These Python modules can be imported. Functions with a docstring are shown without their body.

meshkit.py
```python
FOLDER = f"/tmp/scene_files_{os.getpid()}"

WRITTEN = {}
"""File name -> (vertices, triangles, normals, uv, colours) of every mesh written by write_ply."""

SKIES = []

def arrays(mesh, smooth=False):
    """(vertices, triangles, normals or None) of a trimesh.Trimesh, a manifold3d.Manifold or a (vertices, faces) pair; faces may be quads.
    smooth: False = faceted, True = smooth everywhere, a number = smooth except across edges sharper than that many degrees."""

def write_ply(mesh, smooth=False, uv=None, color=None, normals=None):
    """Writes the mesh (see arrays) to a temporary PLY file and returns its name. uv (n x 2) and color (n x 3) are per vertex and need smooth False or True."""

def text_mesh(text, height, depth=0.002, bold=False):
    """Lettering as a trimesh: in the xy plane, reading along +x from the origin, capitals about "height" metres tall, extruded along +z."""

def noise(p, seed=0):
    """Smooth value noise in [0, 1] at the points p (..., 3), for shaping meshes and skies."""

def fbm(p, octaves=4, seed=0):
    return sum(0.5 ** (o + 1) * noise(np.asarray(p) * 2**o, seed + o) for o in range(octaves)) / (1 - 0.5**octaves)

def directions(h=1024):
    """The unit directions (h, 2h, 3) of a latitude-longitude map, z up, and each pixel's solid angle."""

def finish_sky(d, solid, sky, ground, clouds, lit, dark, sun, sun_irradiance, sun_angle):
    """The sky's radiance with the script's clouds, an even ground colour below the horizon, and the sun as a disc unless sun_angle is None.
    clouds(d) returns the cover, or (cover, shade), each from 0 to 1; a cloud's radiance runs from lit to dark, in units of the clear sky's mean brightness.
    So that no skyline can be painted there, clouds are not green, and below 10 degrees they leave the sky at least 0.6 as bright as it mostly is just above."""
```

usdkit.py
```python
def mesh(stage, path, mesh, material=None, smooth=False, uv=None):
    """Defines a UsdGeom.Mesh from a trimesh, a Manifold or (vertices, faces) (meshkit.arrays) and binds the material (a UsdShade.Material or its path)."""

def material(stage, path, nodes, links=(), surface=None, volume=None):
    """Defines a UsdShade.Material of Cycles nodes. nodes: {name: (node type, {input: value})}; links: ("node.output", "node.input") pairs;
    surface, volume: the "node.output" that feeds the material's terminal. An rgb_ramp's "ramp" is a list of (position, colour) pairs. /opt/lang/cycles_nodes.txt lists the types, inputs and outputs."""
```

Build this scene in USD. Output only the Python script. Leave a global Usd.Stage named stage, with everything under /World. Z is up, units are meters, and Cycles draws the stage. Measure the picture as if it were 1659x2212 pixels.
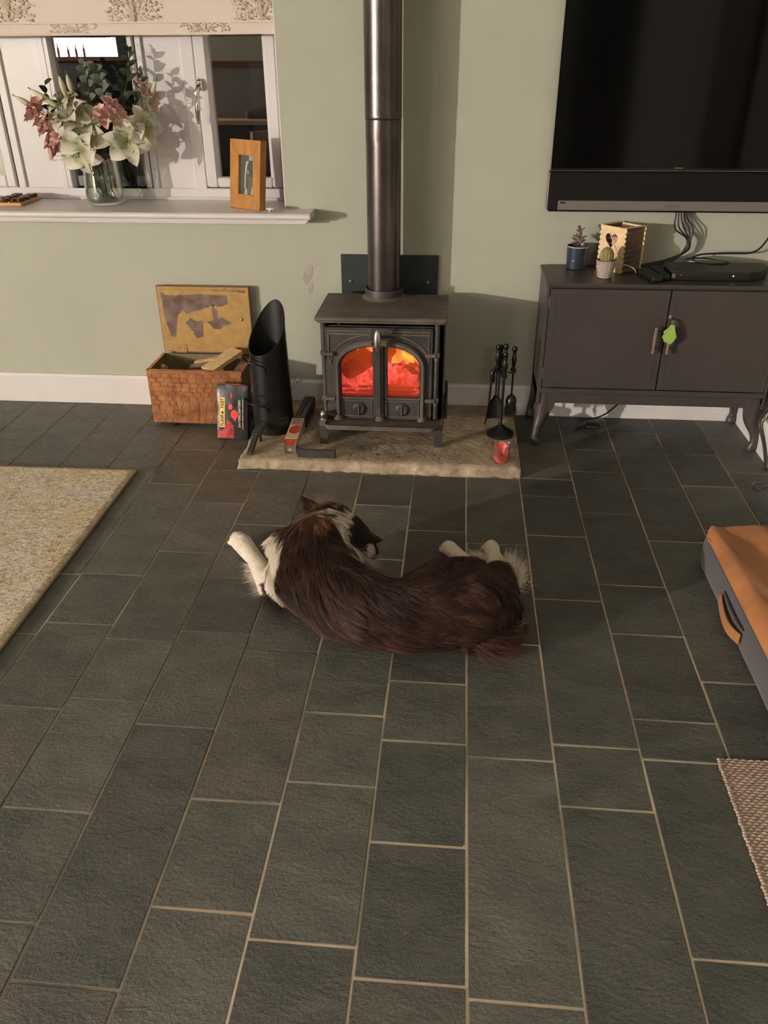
import math, random
import numpy as np, trimesh, usdkit, meshkit
import manifold3d as m3
from shapely.geometry import Polygon, Point, box as sbox
from shapely.ops import unary_union
from scipy.spatial import cKDTree
from pxr import Usd, UsdGeom, UsdLux, UsdShade, Gf, Vt, Sdf

random.seed(7)
RNG = np.random.default_rng(7)
stage = Usd.Stage.CreateInMemory()
UsdGeom.SetStageUpAxis(stage, UsdGeom.Tokens.z)
UsdGeom.SetStageMetersPerUnit(stage, 1.0)
UsdGeom.Xform.Define(stage, '/World')
UsdGeom.Scope.Define(stage, '/World/Looks')

# ---------------------------------------------------------------- camera
F_PX, PITCH, YAW, ROLL, EYE = 1750.2, .5160224, .0907454, -.00634989, np.array([0, 0, 1.5])
fw = np.array([-math.sin(YAW) * math.cos(PITCH), math.cos(YAW) * math.cos(PITCH), -math.sin(PITCH)])
r0 = np.array([math.cos(YAW), math.sin(YAW), 0]); u0 = np.cross(r0, fw)
right = r0 * math.cos(ROLL) + u0 * math.sin(ROLL); upv = -r0 * math.sin(ROLL) + u0 * math.cos(ROLL)
cam = UsdGeom.Camera.Define(stage, '/World/camera')
M4 = Gf.Matrix4d(*right, 0, *upv, 0, *(-fw), 0, *EYE, 1)
cam.AddTransformOp().Set(M4)
cam.CreateHorizontalApertureAttr(36.0); cam.CreateVerticalApertureAttr(48.0)
cam.CreateFocalLengthAttr(36.0 * F_PX / 1659)
cam.CreateClippingRangeAttr(Gf.Vec2f(.05, 60))
cam.CreateExposureAttr(0.29)

# ---------------------------------------------------------------- light levels (the lamps themselves are built below)
LAMP_L = 13500.0       # radiance of the adjustable spot lamp, far left
SHELF_W = 30.0         # backlit kitchen shelf
FILL_W = 52.0          # added fill light behind the camera, no lamp known there
SPOT_W = 0.0
WARM = (1.0, .885, .80)
NIGHT = .0006
dome = UsdLux.DomeLight.Define(stage, '/World/night_sky')
dome.CreateIntensityAttr(NIGHT); dome.CreateColorAttr(Gf.Vec3f(.4, .5, .8))

# ---------------------------------------------------------------- helpers
LOC = {'/World': np.zeros(3)}
COUNT = {}


def numbered(parent, name):
    k = (parent, name); n = COUNT.get(k, 0); COUNT[k] = n + 1
    return f'{parent}/{name}' if n == 0 else f'{parent}/{name}_{n:03d}'


def keys(prim, **kw):
    for k, v in kw.items():
        if v: prim.SetCustomDataByKey(k, v)
    return prim


def thing(name, label=None, category=None, loc=(0, 0, 0), group=None, kind=None):
    p = numbered('/World', name)
    x = UsdGeom.Xform.Define(stage, p); x.AddTranslateOp().Set(Gf.Vec3d(*map(float, loc)))
    LOC[p] = np.array(loc, float)
    keys(x.GetPrim(), label=label, category=category, group=group, kind=kind)
    return p


def obj(name, mesh, mat, parent='/World', smooth=False, label=None, kind=None, category=None, group=None, colors=None):
    """One Mesh prim; mesh in world coordinates, stored relative to its thing's base."""
    p = numbered(parent, name)
    off = LOC[parent]; LOC[p] = off
    if isinstance(mesh, (tuple, list)): mesh = trimesh.Trimesh(np.asarray(mesh[0], float), np.asarray(mesh[1]), process=False)
    if hasattr(mesh, 'to_mesh'):
        q = mesh.to_mesh(); mesh = trimesh.Trimesh(np.array(q.vert_properties[:, :3]), np.array(q.tri_verts), process=False)
    m = mesh.copy(); m.vertices = m.vertices - off
    g = usdkit.mesh(stage, p, m, M[mat], smooth=smooth)
    if colors is not None:
        UsdGeom.PrimvarsAPI(g).CreatePrimvar('tint', Sdf.ValueTypeNames.Color3fArray, 'vertex').Set(Vt.Vec3fArray.FromNumpy(np.asarray(colors, np.float32)))
    keys(g.GetPrim(), label=label, kind=kind, category=category, group=group)
    return p


def cat(*ms): return trimesh.util.concatenate([m for m in ms])


def hull(pts):
    return trimesh.convex.convex_hull(np.asarray(pts, float))


def bx(x0, x1, y0, y1, z0, z1, b=.002):
    b = min(b, (x1 - x0) / 2.2, (y1 - y0) / 2.2, (z1 - z0) / 2.2)
    P = []
    for sx in (0, 1):
        for sy in (0, 1):
            for sz in (0, 1):
                c = np.array([x1 if sx else x0, y1 if sy else y0, z1 if sz else z0])
                d = np.array([-1 if sx else 1, -1 if sy else 1, -1 if sz else 1]) * b
                for k in range(3):
                    e = d.copy(); e[k] = 0; P.append(c + e)
    return hull(P)


def plain(x0, x1, y0, y1, z0, z1):
    return trimesh.creation.box(bounds=[[x0, y0, z0], [x1, y1, z1]])


def obb(c, ax, ay, az, sx, sy, sz, b=.002):
    """bevelled box of full sizes s with its own axes"""
    m = bx(-sx / 2, sx / 2, -sy / 2, sy / 2, -sz / 2, sz / 2, b)
    R = np.array([ax, ay, az], float)
    m.vertices = m.vertices @ R + np.asarray(c, float)
    return m


def unit(v): v = np.asarray(v, float); return v / np.linalg.norm(v)


def tube(pts, r, seg=10, caps=True, sub=1, flat=None):
    """swept tube; r scalar or per point; flat=(axis, factor) squashes the section"""
    P = np.asarray(pts, float); R = np.broadcast_to(np.asarray(r, float), (len(P),)).copy()
    if sub > 1 and len(P) > 2:
        from scipy.interpolate import PchipInterpolator, CubicSpline
        t = np.r_[0, np.cumsum(np.linalg.norm(np.diff(P, axis=0), axis=1))]
        tt = np.linspace(0, t[-1], (len(P) - 1) * sub + 1)
        P2 = CubicSpline(t, P)(tt); R = PchipInterpolator(t, R)(tt); P = P2
    T = np.gradient(P, axis=0); T /= np.linalg.norm(T, axis=1, keepdims=True) + 1e-12
    n = np.cross(T[0], [0, 0, 1.]);
    if np.linalg.norm(n) < .1: n = np.cross(T[0], [1., 0, 0])
    n = unit(n); V = []
    a = np.linspace(0, 2 * np.pi, seg, endpoint=False)
    for p, t, rr in zip(P, T, R):
        n = unit(n - t * (n @ t)); bb = np.cross(t, n)
        ring = p + rr * (np.cos(a)[:, None] * n + np.sin(a)[:, None] * bb)
        V.append(ring)
    V = np.vstack(V); Fc = []
    for i in range(len(P) - 1):
        for j in range(seg):
            A = i * seg + j; B = i * seg + (j + 1) % seg
            Fc += [[A, B, B + seg], [A, B + seg, A + seg]]
    if caps:
        c0 = len(V); V = np.vstack([V, P[0], P[-1]])
        for j in range(seg):
            Fc.append([c0, (j + 1) % seg, j]); k = (len(P) - 1) * seg
            Fc.append([c0 + 1, k + j, k + (j + 1) % seg])
    return trimesh.Trimesh(V, Fc, process=False)


def lathe(prof, c=(0, 0, 0), seg=32, axis=(0, 0, 1), closed=False):
    """profile of (radius, height) revolved about axis through c"""
    prof = np.asarray(prof, float); az = unit(axis)
    ax = unit(np.cross(az, [0, 1, 0] if abs(az[1]) < .9 else [1, 0, 0])); ay = np.cross(az, ax)
    a = np.linspace(0, 2 * np.pi, seg, endpoint=False)
    V = []
    for r, h in prof:
        r = max(r, 1e-5)
        V.append(np.asarray(c) + az * h + r * (np.cos(a)[:, None] * ax + np.sin(a)[:, None] * ay))
    V = np.vstack(V); Fc = []; n = len(prof)
    for i in range(n if closed else n - 1):
        for j in range(seg):
            A = i * seg + j; B = i * seg + (j + 1) % seg; C = ((i + 1) % n) * seg + j; D = ((i + 1) % n) * seg + (j + 1) % seg
            Fc += [[A, B, D], [A, D, C]]
    m = trimesh.Trimesh(V, Fc, process=False)
    return m


def prism(poly, d0, d1, axis='y'):
    """extrude a shapely polygon: in (x,z) along y, in (y,z) along x, or in (x,y) along z"""
    out = []
    for g in getattr(poly, 'geoms', [poly]):
        m = trimesh.creation.extrude_polygon(g, d1 - d0, engine='earcut')
        v = m.vertices.copy()
        if axis == 'y':
            m.vertices = np.c_[v[:, 0], d0 + v[:, 2], v[:, 1]]; m.invert()
        elif axis == 'x':
            m.vertices = np.c_[d0 + v[:, 2], v[:, 0], v[:, 1]]
        else:
            m.vertices = np.c_[v[:, 0], v[:, 1], d0 + v[:, 2]]
        out.append(m)
    return cat(*out)


def sph(c, r, sub=2, s=(1, 1, 1)):
    m = trimesh.creation.icosphere(subdivisions=sub, radius=1.0); m.vertices = m.vertices * r * np.asarray(s) + np.asarray(c); return m


def rotz(m, deg, c):
    m = m.copy(); a = math.radians(deg); R = np.array([[math.cos(a), -math.sin(a), 0], [math.sin(a), math.cos(a), 0], [0, 0, 1]])
    m.vertices = (m.vertices - c) @ R.T + c; return m


def sheet(grid, th=None):
    """mesh of a grid of points (n, m, 3)"""
    n, m = grid.shape[:2]; V = grid.reshape(-1, 3); Fc = []
    for i in range(n - 1):
        for j in range(m - 1):
            a = i * m + j
            Fc += [[a, a + 1, a + m + 1], [a, a + m + 1, a + m]]
    return trimesh.Trimesh(V, Fc, process=False)


def thick(mesh, t):
    """give an open sheet a thickness along its vertex normals"""
    m = mesh; n = m.vertex_normals; k = len(m.vertices)
    V = np.vstack([m.vertices + n * t / 2, m.vertices - n * t / 2])
    Fc = [m.faces, m.faces[:, ::-1] + k]
    e = m.edges_sorted; e0 = m.edges
    u, inv, cnt = np.unique(e, axis=0, return_inverse=True, return_counts=True)
    b = e0[cnt[inv.ravel()] == 1]
    Fc.append(np.c_[b[:, 1], b[:, 0], b[:, 0] + k]); Fc.append(np.c_[b[:, 1], b[:, 0] + k, b[:, 1] + k])
    return trimesh.Trimesh(V, np.vstack(Fc), process=False)


# ---------------------------------------------------------------- materials
M = {}


def mat(name, col, rough=.5, metal=0., spec=.5, var=0., vscale=6., bump=0., bscale=60., col2=None, dist=.002, detail=4, stretch=None, rnd=0., sheen=0., emis=None, estr=0., coat=0., ramp=(.35, .65), trans=0., sub=0.):
    nd = {'p': ('principled_bsdf', dict(base_color=col, roughness=rough, metallic=metal, specular_ior_level=spec, coat_weight=coat, sheen_weight=sheen, transmission_weight=trans))}
    if emis: nd['p'][1].update(emission_color=emis, emission_strength=estr)
    if sub: nd['p'][1].update(subsurface_weight=sub, subsurface_radius=(.6, .5, .3), subsurface_scale=.02)
    ln = []
    if var or col2 or bump:
        nd['g'] = ('geometry', {})
        src = 'g.position'
        if stretch:
            nd['mp'] = ('mapping', {'scale': stretch}); ln.append((src, 'mp.vector')); src = 'mp.vector'
    if var or col2:
        c2 = col2 if col2 else tuple(min(1, c * (1 + var)) for c in col); c1 = col if col2 else tuple(c * (1 - var) for c in col)
        nd['n'] = ('noise_texture', dict(scale=vscale, detail=detail, roughness=.6))
        nd['r'] = ('rgb_ramp', {'ramp': [(ramp[0], c1), (ramp[1], c2)]})
        ln += [(src, 'n.vector'), ('n.fac', 'r.fac')]
        out = 'r.color'
    else: out = None
    if rnd:
        nd['oi'] = ('object_info', {}); nd['mr'] = ('map_range', dict(from_min=0., from_max=1., to_min=1 - rnd, to_max=1 + rnd))
        nd['hv'] = ('hsv', dict(color=col)); ln += [('oi.random', 'mr.value'), ('mr.result', 'hv.value')]
        if out: ln.append((out, 'hv.color'))
        out = 'hv.color'
    if out: ln.append((out, 'p.base_color'))
    if bump:
        nd['bn'] = ('noise_texture', dict(scale=bscale, detail=5., roughness=.6))
        nd['b'] = ('bump', dict(strength=bump, distance=dist)); ln += [(src, 'bn.vector'), ('bn.fac', 'b.height'), ('b.normal', 'p.normal')]
    M[name] = usdkit.material(stage, f'/World/Looks/{name}', nd, ln, surface='p.BSDF')


mat('wall_paint', (.445, .452, .365), rough=.55, spec=.25, var=.03, vscale=2.5, bump=.25, bscale=18., dist=.004)
mat('scar_plaster', (.42, .37, .34), rough=.8, var=.1, vscale=20.)
mat('ceiling_white', (.8, .78, .74), rough=.8)
mat('white_gloss', (.76, .72, .70), rough=.35, var=.03, vscale=9.)
mat('white_upvc', (.74, .705, .695), rough=.22, var=.012, vscale=4.)
mat('dark_gap', (.012, .012, .012), rough=.8)
mat('rubber_seal', (.02, .02, .02), rough=.6)
mat('chrome', (.75, .72, .68), rough=.12, metal=1.)
mat('steel', (.5, .47, .43), rough=.35, metal=1.)
mat('grout', (.15, .125, .095), rough=.9, col2=(.46, .37, .25), vscale=2.6, detail=5, ramp=(.38, .60), bump=.4, bscale=300., dist=.001)
mat('grout_pale', (.28, .23, .16), rough=.9, col2=(.58, .475, .335), vscale=3., detail=5, ramp=(.35, .60), bump=.4, bscale=300., dist=.001)
mat('concrete', (.1, .1, .09), rough=.9)
mat('sandstone', (.26, .20, .135), rough=.85, col2=(.47, .375, .26), vscale=11., detail=6, bump=.9, bscale=45., dist=.006)
mat('iron', (.060, .053, .050), rough=.5, metal=.35, var=.25, vscale=14., bump=.3, bscale=120., dist=.0012)
mat('iron_dusty', (.105, .085, .068), rough=.62, metal=.1, var=.3, vscale=10., bump=.3, bscale=120., dist=.0012)
mat('flue_black', (.115, .098, .094), rough=.30, metal=.9, var=.2, vscale=5.)
mat('black_metal', (.012, .012, .012), rough=.32, metal=.3)
mat('black_inner', (.02, .021, .021), rough=.45, metal=.3, var=.3, vscale=12.)
mat('black_plastic', (.013, .013, .013), rough=.3)
mat('black_matte', (.016, .015, .015), rough=.7)
mat('cable_black', (.012, .012, .012), rough=.4)
mat('cabinet_paint', (.052, .043, .040), rough=.42, var=.06, vscale=4., bump=.1, bscale=90., dist=.0008)
mat('brass_dull', (.30, .22, .16), rough=.45, metal=.5)
mat('brass', (.5, .40, .26), rough=.35, metal=1.)
mat('copper', (.74, .36, .18), rough=.33, metal=.8, col2=(.44, .18, .08), vscale=22., detail=6, bump=.5, bscale=70., dist=.002)
mat('oak_edge', (.22, .09, .04), rough=.5)
mat('slate_plate', (.022, .030, .030), rough=.5, var=.2, vscale=20., bump=.2, bscale=80.)
mat('paint_ochre', (.42, .25, .075), rough=.55, var=.12, vscale=30., bump=.25, bscale=60.)
mat('bare_patch', (.21, .155, .125), rough=.7, col2=(.12, .06, .045), vscale=20.)
mat('box_inside', (.20, .145, .07), rough=.7, var=.25, vscale=12.)
mat('raw_wood', (.62, .43, .22), rough=.6, var=.15, vscale=20., stretch=(1, 6, 6), rnd=.18)
mat('grey_wood', (.30, .215, .135), rough=.7, var=.2, vscale=20., rnd=.15)
mat('frame_wood', (.42, .185, .045), rough=.4, var=.18, vscale=14., stretch=(3, 3, .6))
mat('board_wood', (.52, .27, .10), rough=.5, var=.12, vscale=20.)
mat('dark_wood', (.11, .035, .015), rough=.4, var=.2, vscale=20.)
mat('pale_ply', (.80, .58, .33), rough=.6, var=.06, vscale=30.)
mat('brown_ply', (.14, .09, .06), rough=.65, var=.2, vscale=30.)
mat('pink_wax', (.75, .36, .25), rough=.5, sub=.4)
mat('red_wax', (.80, .075, .06), rough=.4, sub=.3)
mat('navy_glaze', (.022, .034, .055), rough=.35)
mat('ceramic_pale', (.42, .34, .30), rough=.6)
mat('soil', (.03, .02, .014), rough=.95, bump=.8, bscale=200.)
mat('succulent', (.20, .135, .125), rough=.5, var=.2, vscale=40.)
mat('cactus', (.20, .17, .06), rough=.7, col2=(.32, .26, .11), vscale=160.)
mat('white_print', (.75, .72, .68), rough=.5)
mat('felt_green', (.32, .48, .10), rough=.95, sheen=.3, bump=.4, bscale=500.)
mat('bag_black', (.018, .017, .018), rough=.3, bump=.35, bscale=25., dist=.004)
mat('bag_red', (.45, .028, .03), rough=.35, var=.4, vscale=40., bump=.35, bscale=25., dist=.004)
mat('bag_bright', (.85, .05, .035), rough=.35, bump=.3, bscale=30.)
mat('label_yellow', (.90, .50, .06), rough=.4)
mat('ink_black', (.01, .01, .01), rough=.6)
mat('print_yellow', (.85, .72, .25), rough=.5)
mat('print_grey', (.10, .10, .10), rough=.5)
mat('rubber_grip', (.014, .013, .013), rough=.45)
mat('red_paint', (.40, .045, .02), rough=.4, var=.3, vscale=40.)
mat('cream_paint', (.55, .40, .27), rough=.5)
mat('tan_bar', (.24, .17, .10), rough=.5)
mat('bed_grey', (.050, .043, .048), rough=.9, sheen=.3, bump=.4, bscale=260., dist=.001)
mat('bed_tan', (.44, .17, .05), rough=.85, col2=(.30, .11, .032), vscale=5., sheen=.12, bump=.2, bscale=20., dist=.01)
mat('mat_beige', (.36, .27, .215), rough=.95, var=.22, vscale=90., bump=.5, bscale=220.)
mat('rug_edge', (.26, .20, .12), rough=.95)
mat('blind_fabric', (.74, .64, .56), rough=.9, bump=.2, bscale=7., dist=.01)
mat('blind_print', (.56, .47, .34), rough=.9)
mat('stem_green', (.085, .115, .05), rough=.6)
mat('leaf_dark', (.025, .05, .02), rough=.55, var=.3, vscale=40.)
mat('screen_black', (.003, .0028, .0027), rough=.09, spec=.24)
mat('bezel_black', (.006, .006, .006), rough=.2)
mat('tv_edge', (.55, .52, .46), rough=.3, metal=1.)
mat('grille_black', (.007, .006, .006), spec=.2, rough=.75, bump=.3, bscale=900.)
mat('silver_strip', (.22, .19, .17), rough=.45, metal=.4)
mat('stb_top', (.018, .018, .017), rough=.5)
mat('sofa_black', (.01, .01, .01), rough=.8)
mat('rail_brown', (.16, .05, .02), rough=.5)
mat('grey_panel', (.22, .205, .19), rough=.8)
mat('table_tan', (.40, .26, .14), rough=.5)
mat('curtain_brown', (.12, .085, .06), rough=.9)
mat('firebrick', (.36, .20, .12), rough=.95, var=.3, vscale=18., bump=.6, bscale=40.)
mat('charred', (.02, .016, .014), rough=.95, bump=.8, bscale=60., dist=.01)
mat('ash_grey', (.20, .17, .15), rough=1., var=.3, vscale=60.)


def emit(name, col, s, col2=None, scale=30., ramp=(.4, .6)):
    nd = {'e': ('emission', dict(color=col, strength=s))}; ln = []
    if col2:
        nd.update(g=('geometry', {}), n=('noise_texture', dict(scale=scale, detail=4.)), r=('rgb_ramp', {'ramp': [(ramp[0], col2), (ramp[1], col)]}))
        ln = [('g.position', 'n.vector'), ('n.fac', 'r.fac'), ('r.color', 'e.color')]
    M[name] = usdkit.material(stage, f'/World/Looks/{name}', nd, ln, surface='e.emission')


emit('spot_glow', WARM, LAMP_L)
emit('shelf_glow', (1, .90, .84), SHELF_W)
emit('fill_glow', (1, .88, .82), FILL_W)
emit('ember_glow', (1.0, .15, .155), 2.2, (.55, .03, .03), 42., (.34, .60))
emit('flame_glow', (1.0, .36, .05), 5.)
emit('flame_soft', (1.0, .34, .08), 3.2)
emit('led_white', (1, .95, .85), 3.0)

# glass
M['window_glass'] = usdkit.material(stage, '/World/Looks/window_glass', {'t': ('transparent_bsdf', {'color': (1, 1, 1)}), 'g': ('glossy_bsdf', {'roughness': .0, 'color': (1, 1, 1)}), 'm': ('mix_closure', {'fac': .13})},
                                    [('t.BSDF', 'm.closure1'), ('g.BSDF', 'm.closure2')], surface='m.closure')
# sooty stove glass: clear where clean, a brown film that scatters the fire where dirty
M['stove_glass'] = usdkit.material(stage, '/World/Looks/stove_glass', {'geo': ('geometry', {}), 'n': ('noise_texture', dict(scale=14., detail=5.)), 'r': ('map_range', dict(from_min=.35, from_max=.7, to_min=.28, to_max=.70)),
                                    't': ('transparent_bsdf', {'color': (.95, .86, .80)}), 'd': ('translucent_bsdf', {'color': (.80, .46, .26)}), 'm': ('mix_closure', {}), 'g': ('glossy_bsdf', {'roughness': .08}), 'm2': ('mix_closure', {'fac': .04})},
                                   [('geo.position', 'n.vector'), ('n.fac', 'r.value'), ('r.result', 'm.fac'), ('t.BSDF', 'm.closure1'), ('d.BSDF', 'm.closure2'), ('m.closure', 'm2.closure1'), ('g.BSDF', 'm2.closure2')], surface='m2.closure')
M['clear_glass'] = usdkit.material(stage, '/World/Looks/clear_glass', {'l': ('layer_weight', {'blend': .32}), 'mr': ('map_range', dict(from_min=0., from_max=1., to_min=.05, to_max=.90)), 't': ('transparent_bsdf', {'color': (.96, .97, .95)}), 'g': ('glossy_bsdf', {'roughness': .02, 'color': (.9, .9, .88)}), 'm': ('mix_closure', {})},
                                   [('l.facing', 'mr.value'), ('mr.result', 'm.fac'), ('t.BSDF', 'm.closure1'), ('g.BSDF', 'm.closure2')], surface='m.closure')


def petal_mat(name, c_base, c_tip, transl=.35):
    """attribute tint carries the petal colour along its length"""
    M[name] = usdkit.material(stage, f'/World/Looks/{name}', {'a': ('attribute', {'attribute': 'tint'}), 'p': ('principled_bsdf', {'roughness': .55, 'specular_ior_level': .3}), 't': ('translucent_bsdf', {}), 'm': ('mix_closure', {'fac': transl})},
                              [('a.color', 'p.base_color'), ('a.color', 't.color'), ('p.BSDF', 'm.closure1'), ('t.BSDF', 'm.closure2')], surface='m.closure')


petal_mat('petal', None, None, .3)
petal_mat('leaf_tint', None, None, .15)
M['hair_tint'] = usdkit.material(stage, '/World/Looks/hair_tint', {'a': ('attribute', {'attribute': 'tint'}), 'p': ('principled_bsdf', {'roughness': .45, 'specular_ior_level': .32})}, [('a.color', 'p.base_color')], surface='p.BSDF')
M['skin_tint'] = usdkit.material(stage, '/World/Looks/skin_tint', {'a': ('attribute', {'attribute': 'tint'}), 'p': ('principled_bsdf', {'roughness': .7, 'specular_ior_level': .2})}, [('a.color', 'p.base_color')], surface='p.BSDF')

# riven slate: three tones, the darkest also painting dimmer light at the right; cleft ledges, pitting and pale mineral flecks
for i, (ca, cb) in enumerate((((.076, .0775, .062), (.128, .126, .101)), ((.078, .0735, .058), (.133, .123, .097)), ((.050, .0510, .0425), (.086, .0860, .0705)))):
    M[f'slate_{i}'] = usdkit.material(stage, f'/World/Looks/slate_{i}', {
        'g': ('geometry', {}), 'oi': ('object_info', {}), 'rz': ('math', dict(math_type='multiply', value2=50.)),
        'off': ('combine_xyz', {}), 'ad': ('vector_math', dict(math_type='add')),
        'mp': ('mapping', {'scale': (1.0, 1.8, 1.0), 'rotation': (0, 0, .75)}),
        'n': ('noise_texture', dict(scale=6., detail=6., roughness=.6, distortion=.4)), 'r': ('rgb_ramp', {'ramp': [(.32, ca), (.68, cb)]}),
        'sp': ('noise_texture', dict(scale=150., detail=4., roughness=.7)), 'spr': ('map_range', dict(from_min=.3, from_max=.7, to_min=.74, to_max=1.26)),
        'fl': ('noise_texture', dict(scale=34., detail=3., roughness=.5)), 'flr': ('map_range', dict(from_min=.70, from_max=.78, to_min=0., to_max=.5, clamp=True)), 'flm': ('mix_color', dict(blend_type='mix', b=(.26, .245, .21))),
        'mu': ('math', dict(math_type='multiply')), 'mr': ('map_range', dict(from_min=0., from_max=1., to_min=.84, to_max=1.16)), 'hv': ('hsv', {}),
        'b1': ('noise_texture', dict(scale=30., detail=9., roughness=.66, distortion=.2)), 'b2': ('noise_texture', dict(scale=120., detail=5., roughness=.7)),
        'ld': ('noise_texture', dict(scale=4.2, detail=5., roughness=.55, distortion=1.3)), 'ldr': ('map_range', dict(from_min=.50, from_max=.53, to_min=0., to_max=1., clamp=True)),
        'mm': ('mix_float', dict(fac=.42)), 'm3': ('mix_float', dict(fac=.06)), 'b': ('bump', dict(strength=1.0, distance=.0105)),
        'rr': ('map_range', dict(from_min=.3, from_max=.7, to_min=.34, to_max=.62)),
        'p': ('principled_bsdf', dict(specular_ior_level=.5))},
        [('oi.random', 'rz.value1'), ('rz.value', 'off.x'), ('rz.value', 'off.y'), ('g.position', 'ad.vector1'), ('off.vector', 'ad.vector2'), ('ad.vector', 'mp.vector'),
         ('mp.vector', 'n.vector'), ('n.fac', 'r.fac'), ('r.color', 'flm.a'), ('ad.vector', 'fl.vector'), ('fl.fac', 'flr.value'), ('flr.result', 'flm.fac'), ('flm.result', 'hv.color'),
         ('oi.random', 'mr.value'), ('mr.result', 'mu.value1'), ('ad.vector', 'sp.vector'), ('sp.fac', 'spr.value'), ('spr.result', 'mu.value2'), ('mu.value', 'hv.value'), ('hv.color', 'p.base_color'),
         ('mp.vector', 'b1.vector'), ('ad.vector', 'b2.vector'), ('mp.vector', 'ld.vector'), ('ld.fac', 'ldr.value'), ('b1.fac', 'mm.a'), ('b2.fac', 'mm.b'), ('mm.result', 'm3.a'), ('ldr.result', 'm3.b'), ('m3.result', 'b.height'), ('b.normal', 'p.normal'),
         ('b1.fac', 'rr.value'), ('rr.result', 'p.roughness')], surface='p.BSDF')

# woven rug: mottled cream, ochre and grey
M['rug_pile'] = usdkit.material(stage, '/World/Looks/rug_pile', {
    'g': ('geometry', {}), 'mp': ('mapping', {'scale': (1, 1.6, 1)}), 'n': ('noise_texture', dict(scale=52., detail=5., roughness=.72, distortion=1.4)),
    'r': ('rgb_ramp', {'ramp': [(.34, (.22, .17, .115)), (.44, (.46, .38, .26)), (.53, (.76, .66, .50)), (.64, (.90, .82, .68))]}),
    'n2': ('noise_texture', dict(scale=5., detail=3.)), 'r2': ('rgb_ramp', {'ramp': [(.42, (1, 1, 1)), (.62, (.97, .88, .62))]}), 'mx': ('mix_color', dict(blend_type='multiply', fac=.8)),
    'b': ('bump', dict(strength=.8, distance=.006)), 'p': ('principled_bsdf', dict(roughness=.95, sheen_weight=.2))},
    [('g.position', 'mp.vector'), ('mp.vector', 'n.vector'), ('n.fac', 'r.fac'), ('g.position', 'n2.vector'), ('n2.fac', 'r2.fac'), ('r.color', 'mx.a'), ('r2.color', 'mx.b'), ('mx.result', 'p.base_color'), ('n.fac', 'b.height'), ('b.normal', 'p.normal')], surface='p.BSDF')

# ================================================================ THE ROOM
WY, XR, XL, YB, ZC = 3.63, 1.325, -10.0, -4.6, 2.45
def struct(name, mesh, m, parent='/World', **k):
    return obj(name, mesh, m, parent, kind='structure' if parent == '/World' else None, **k)

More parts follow.
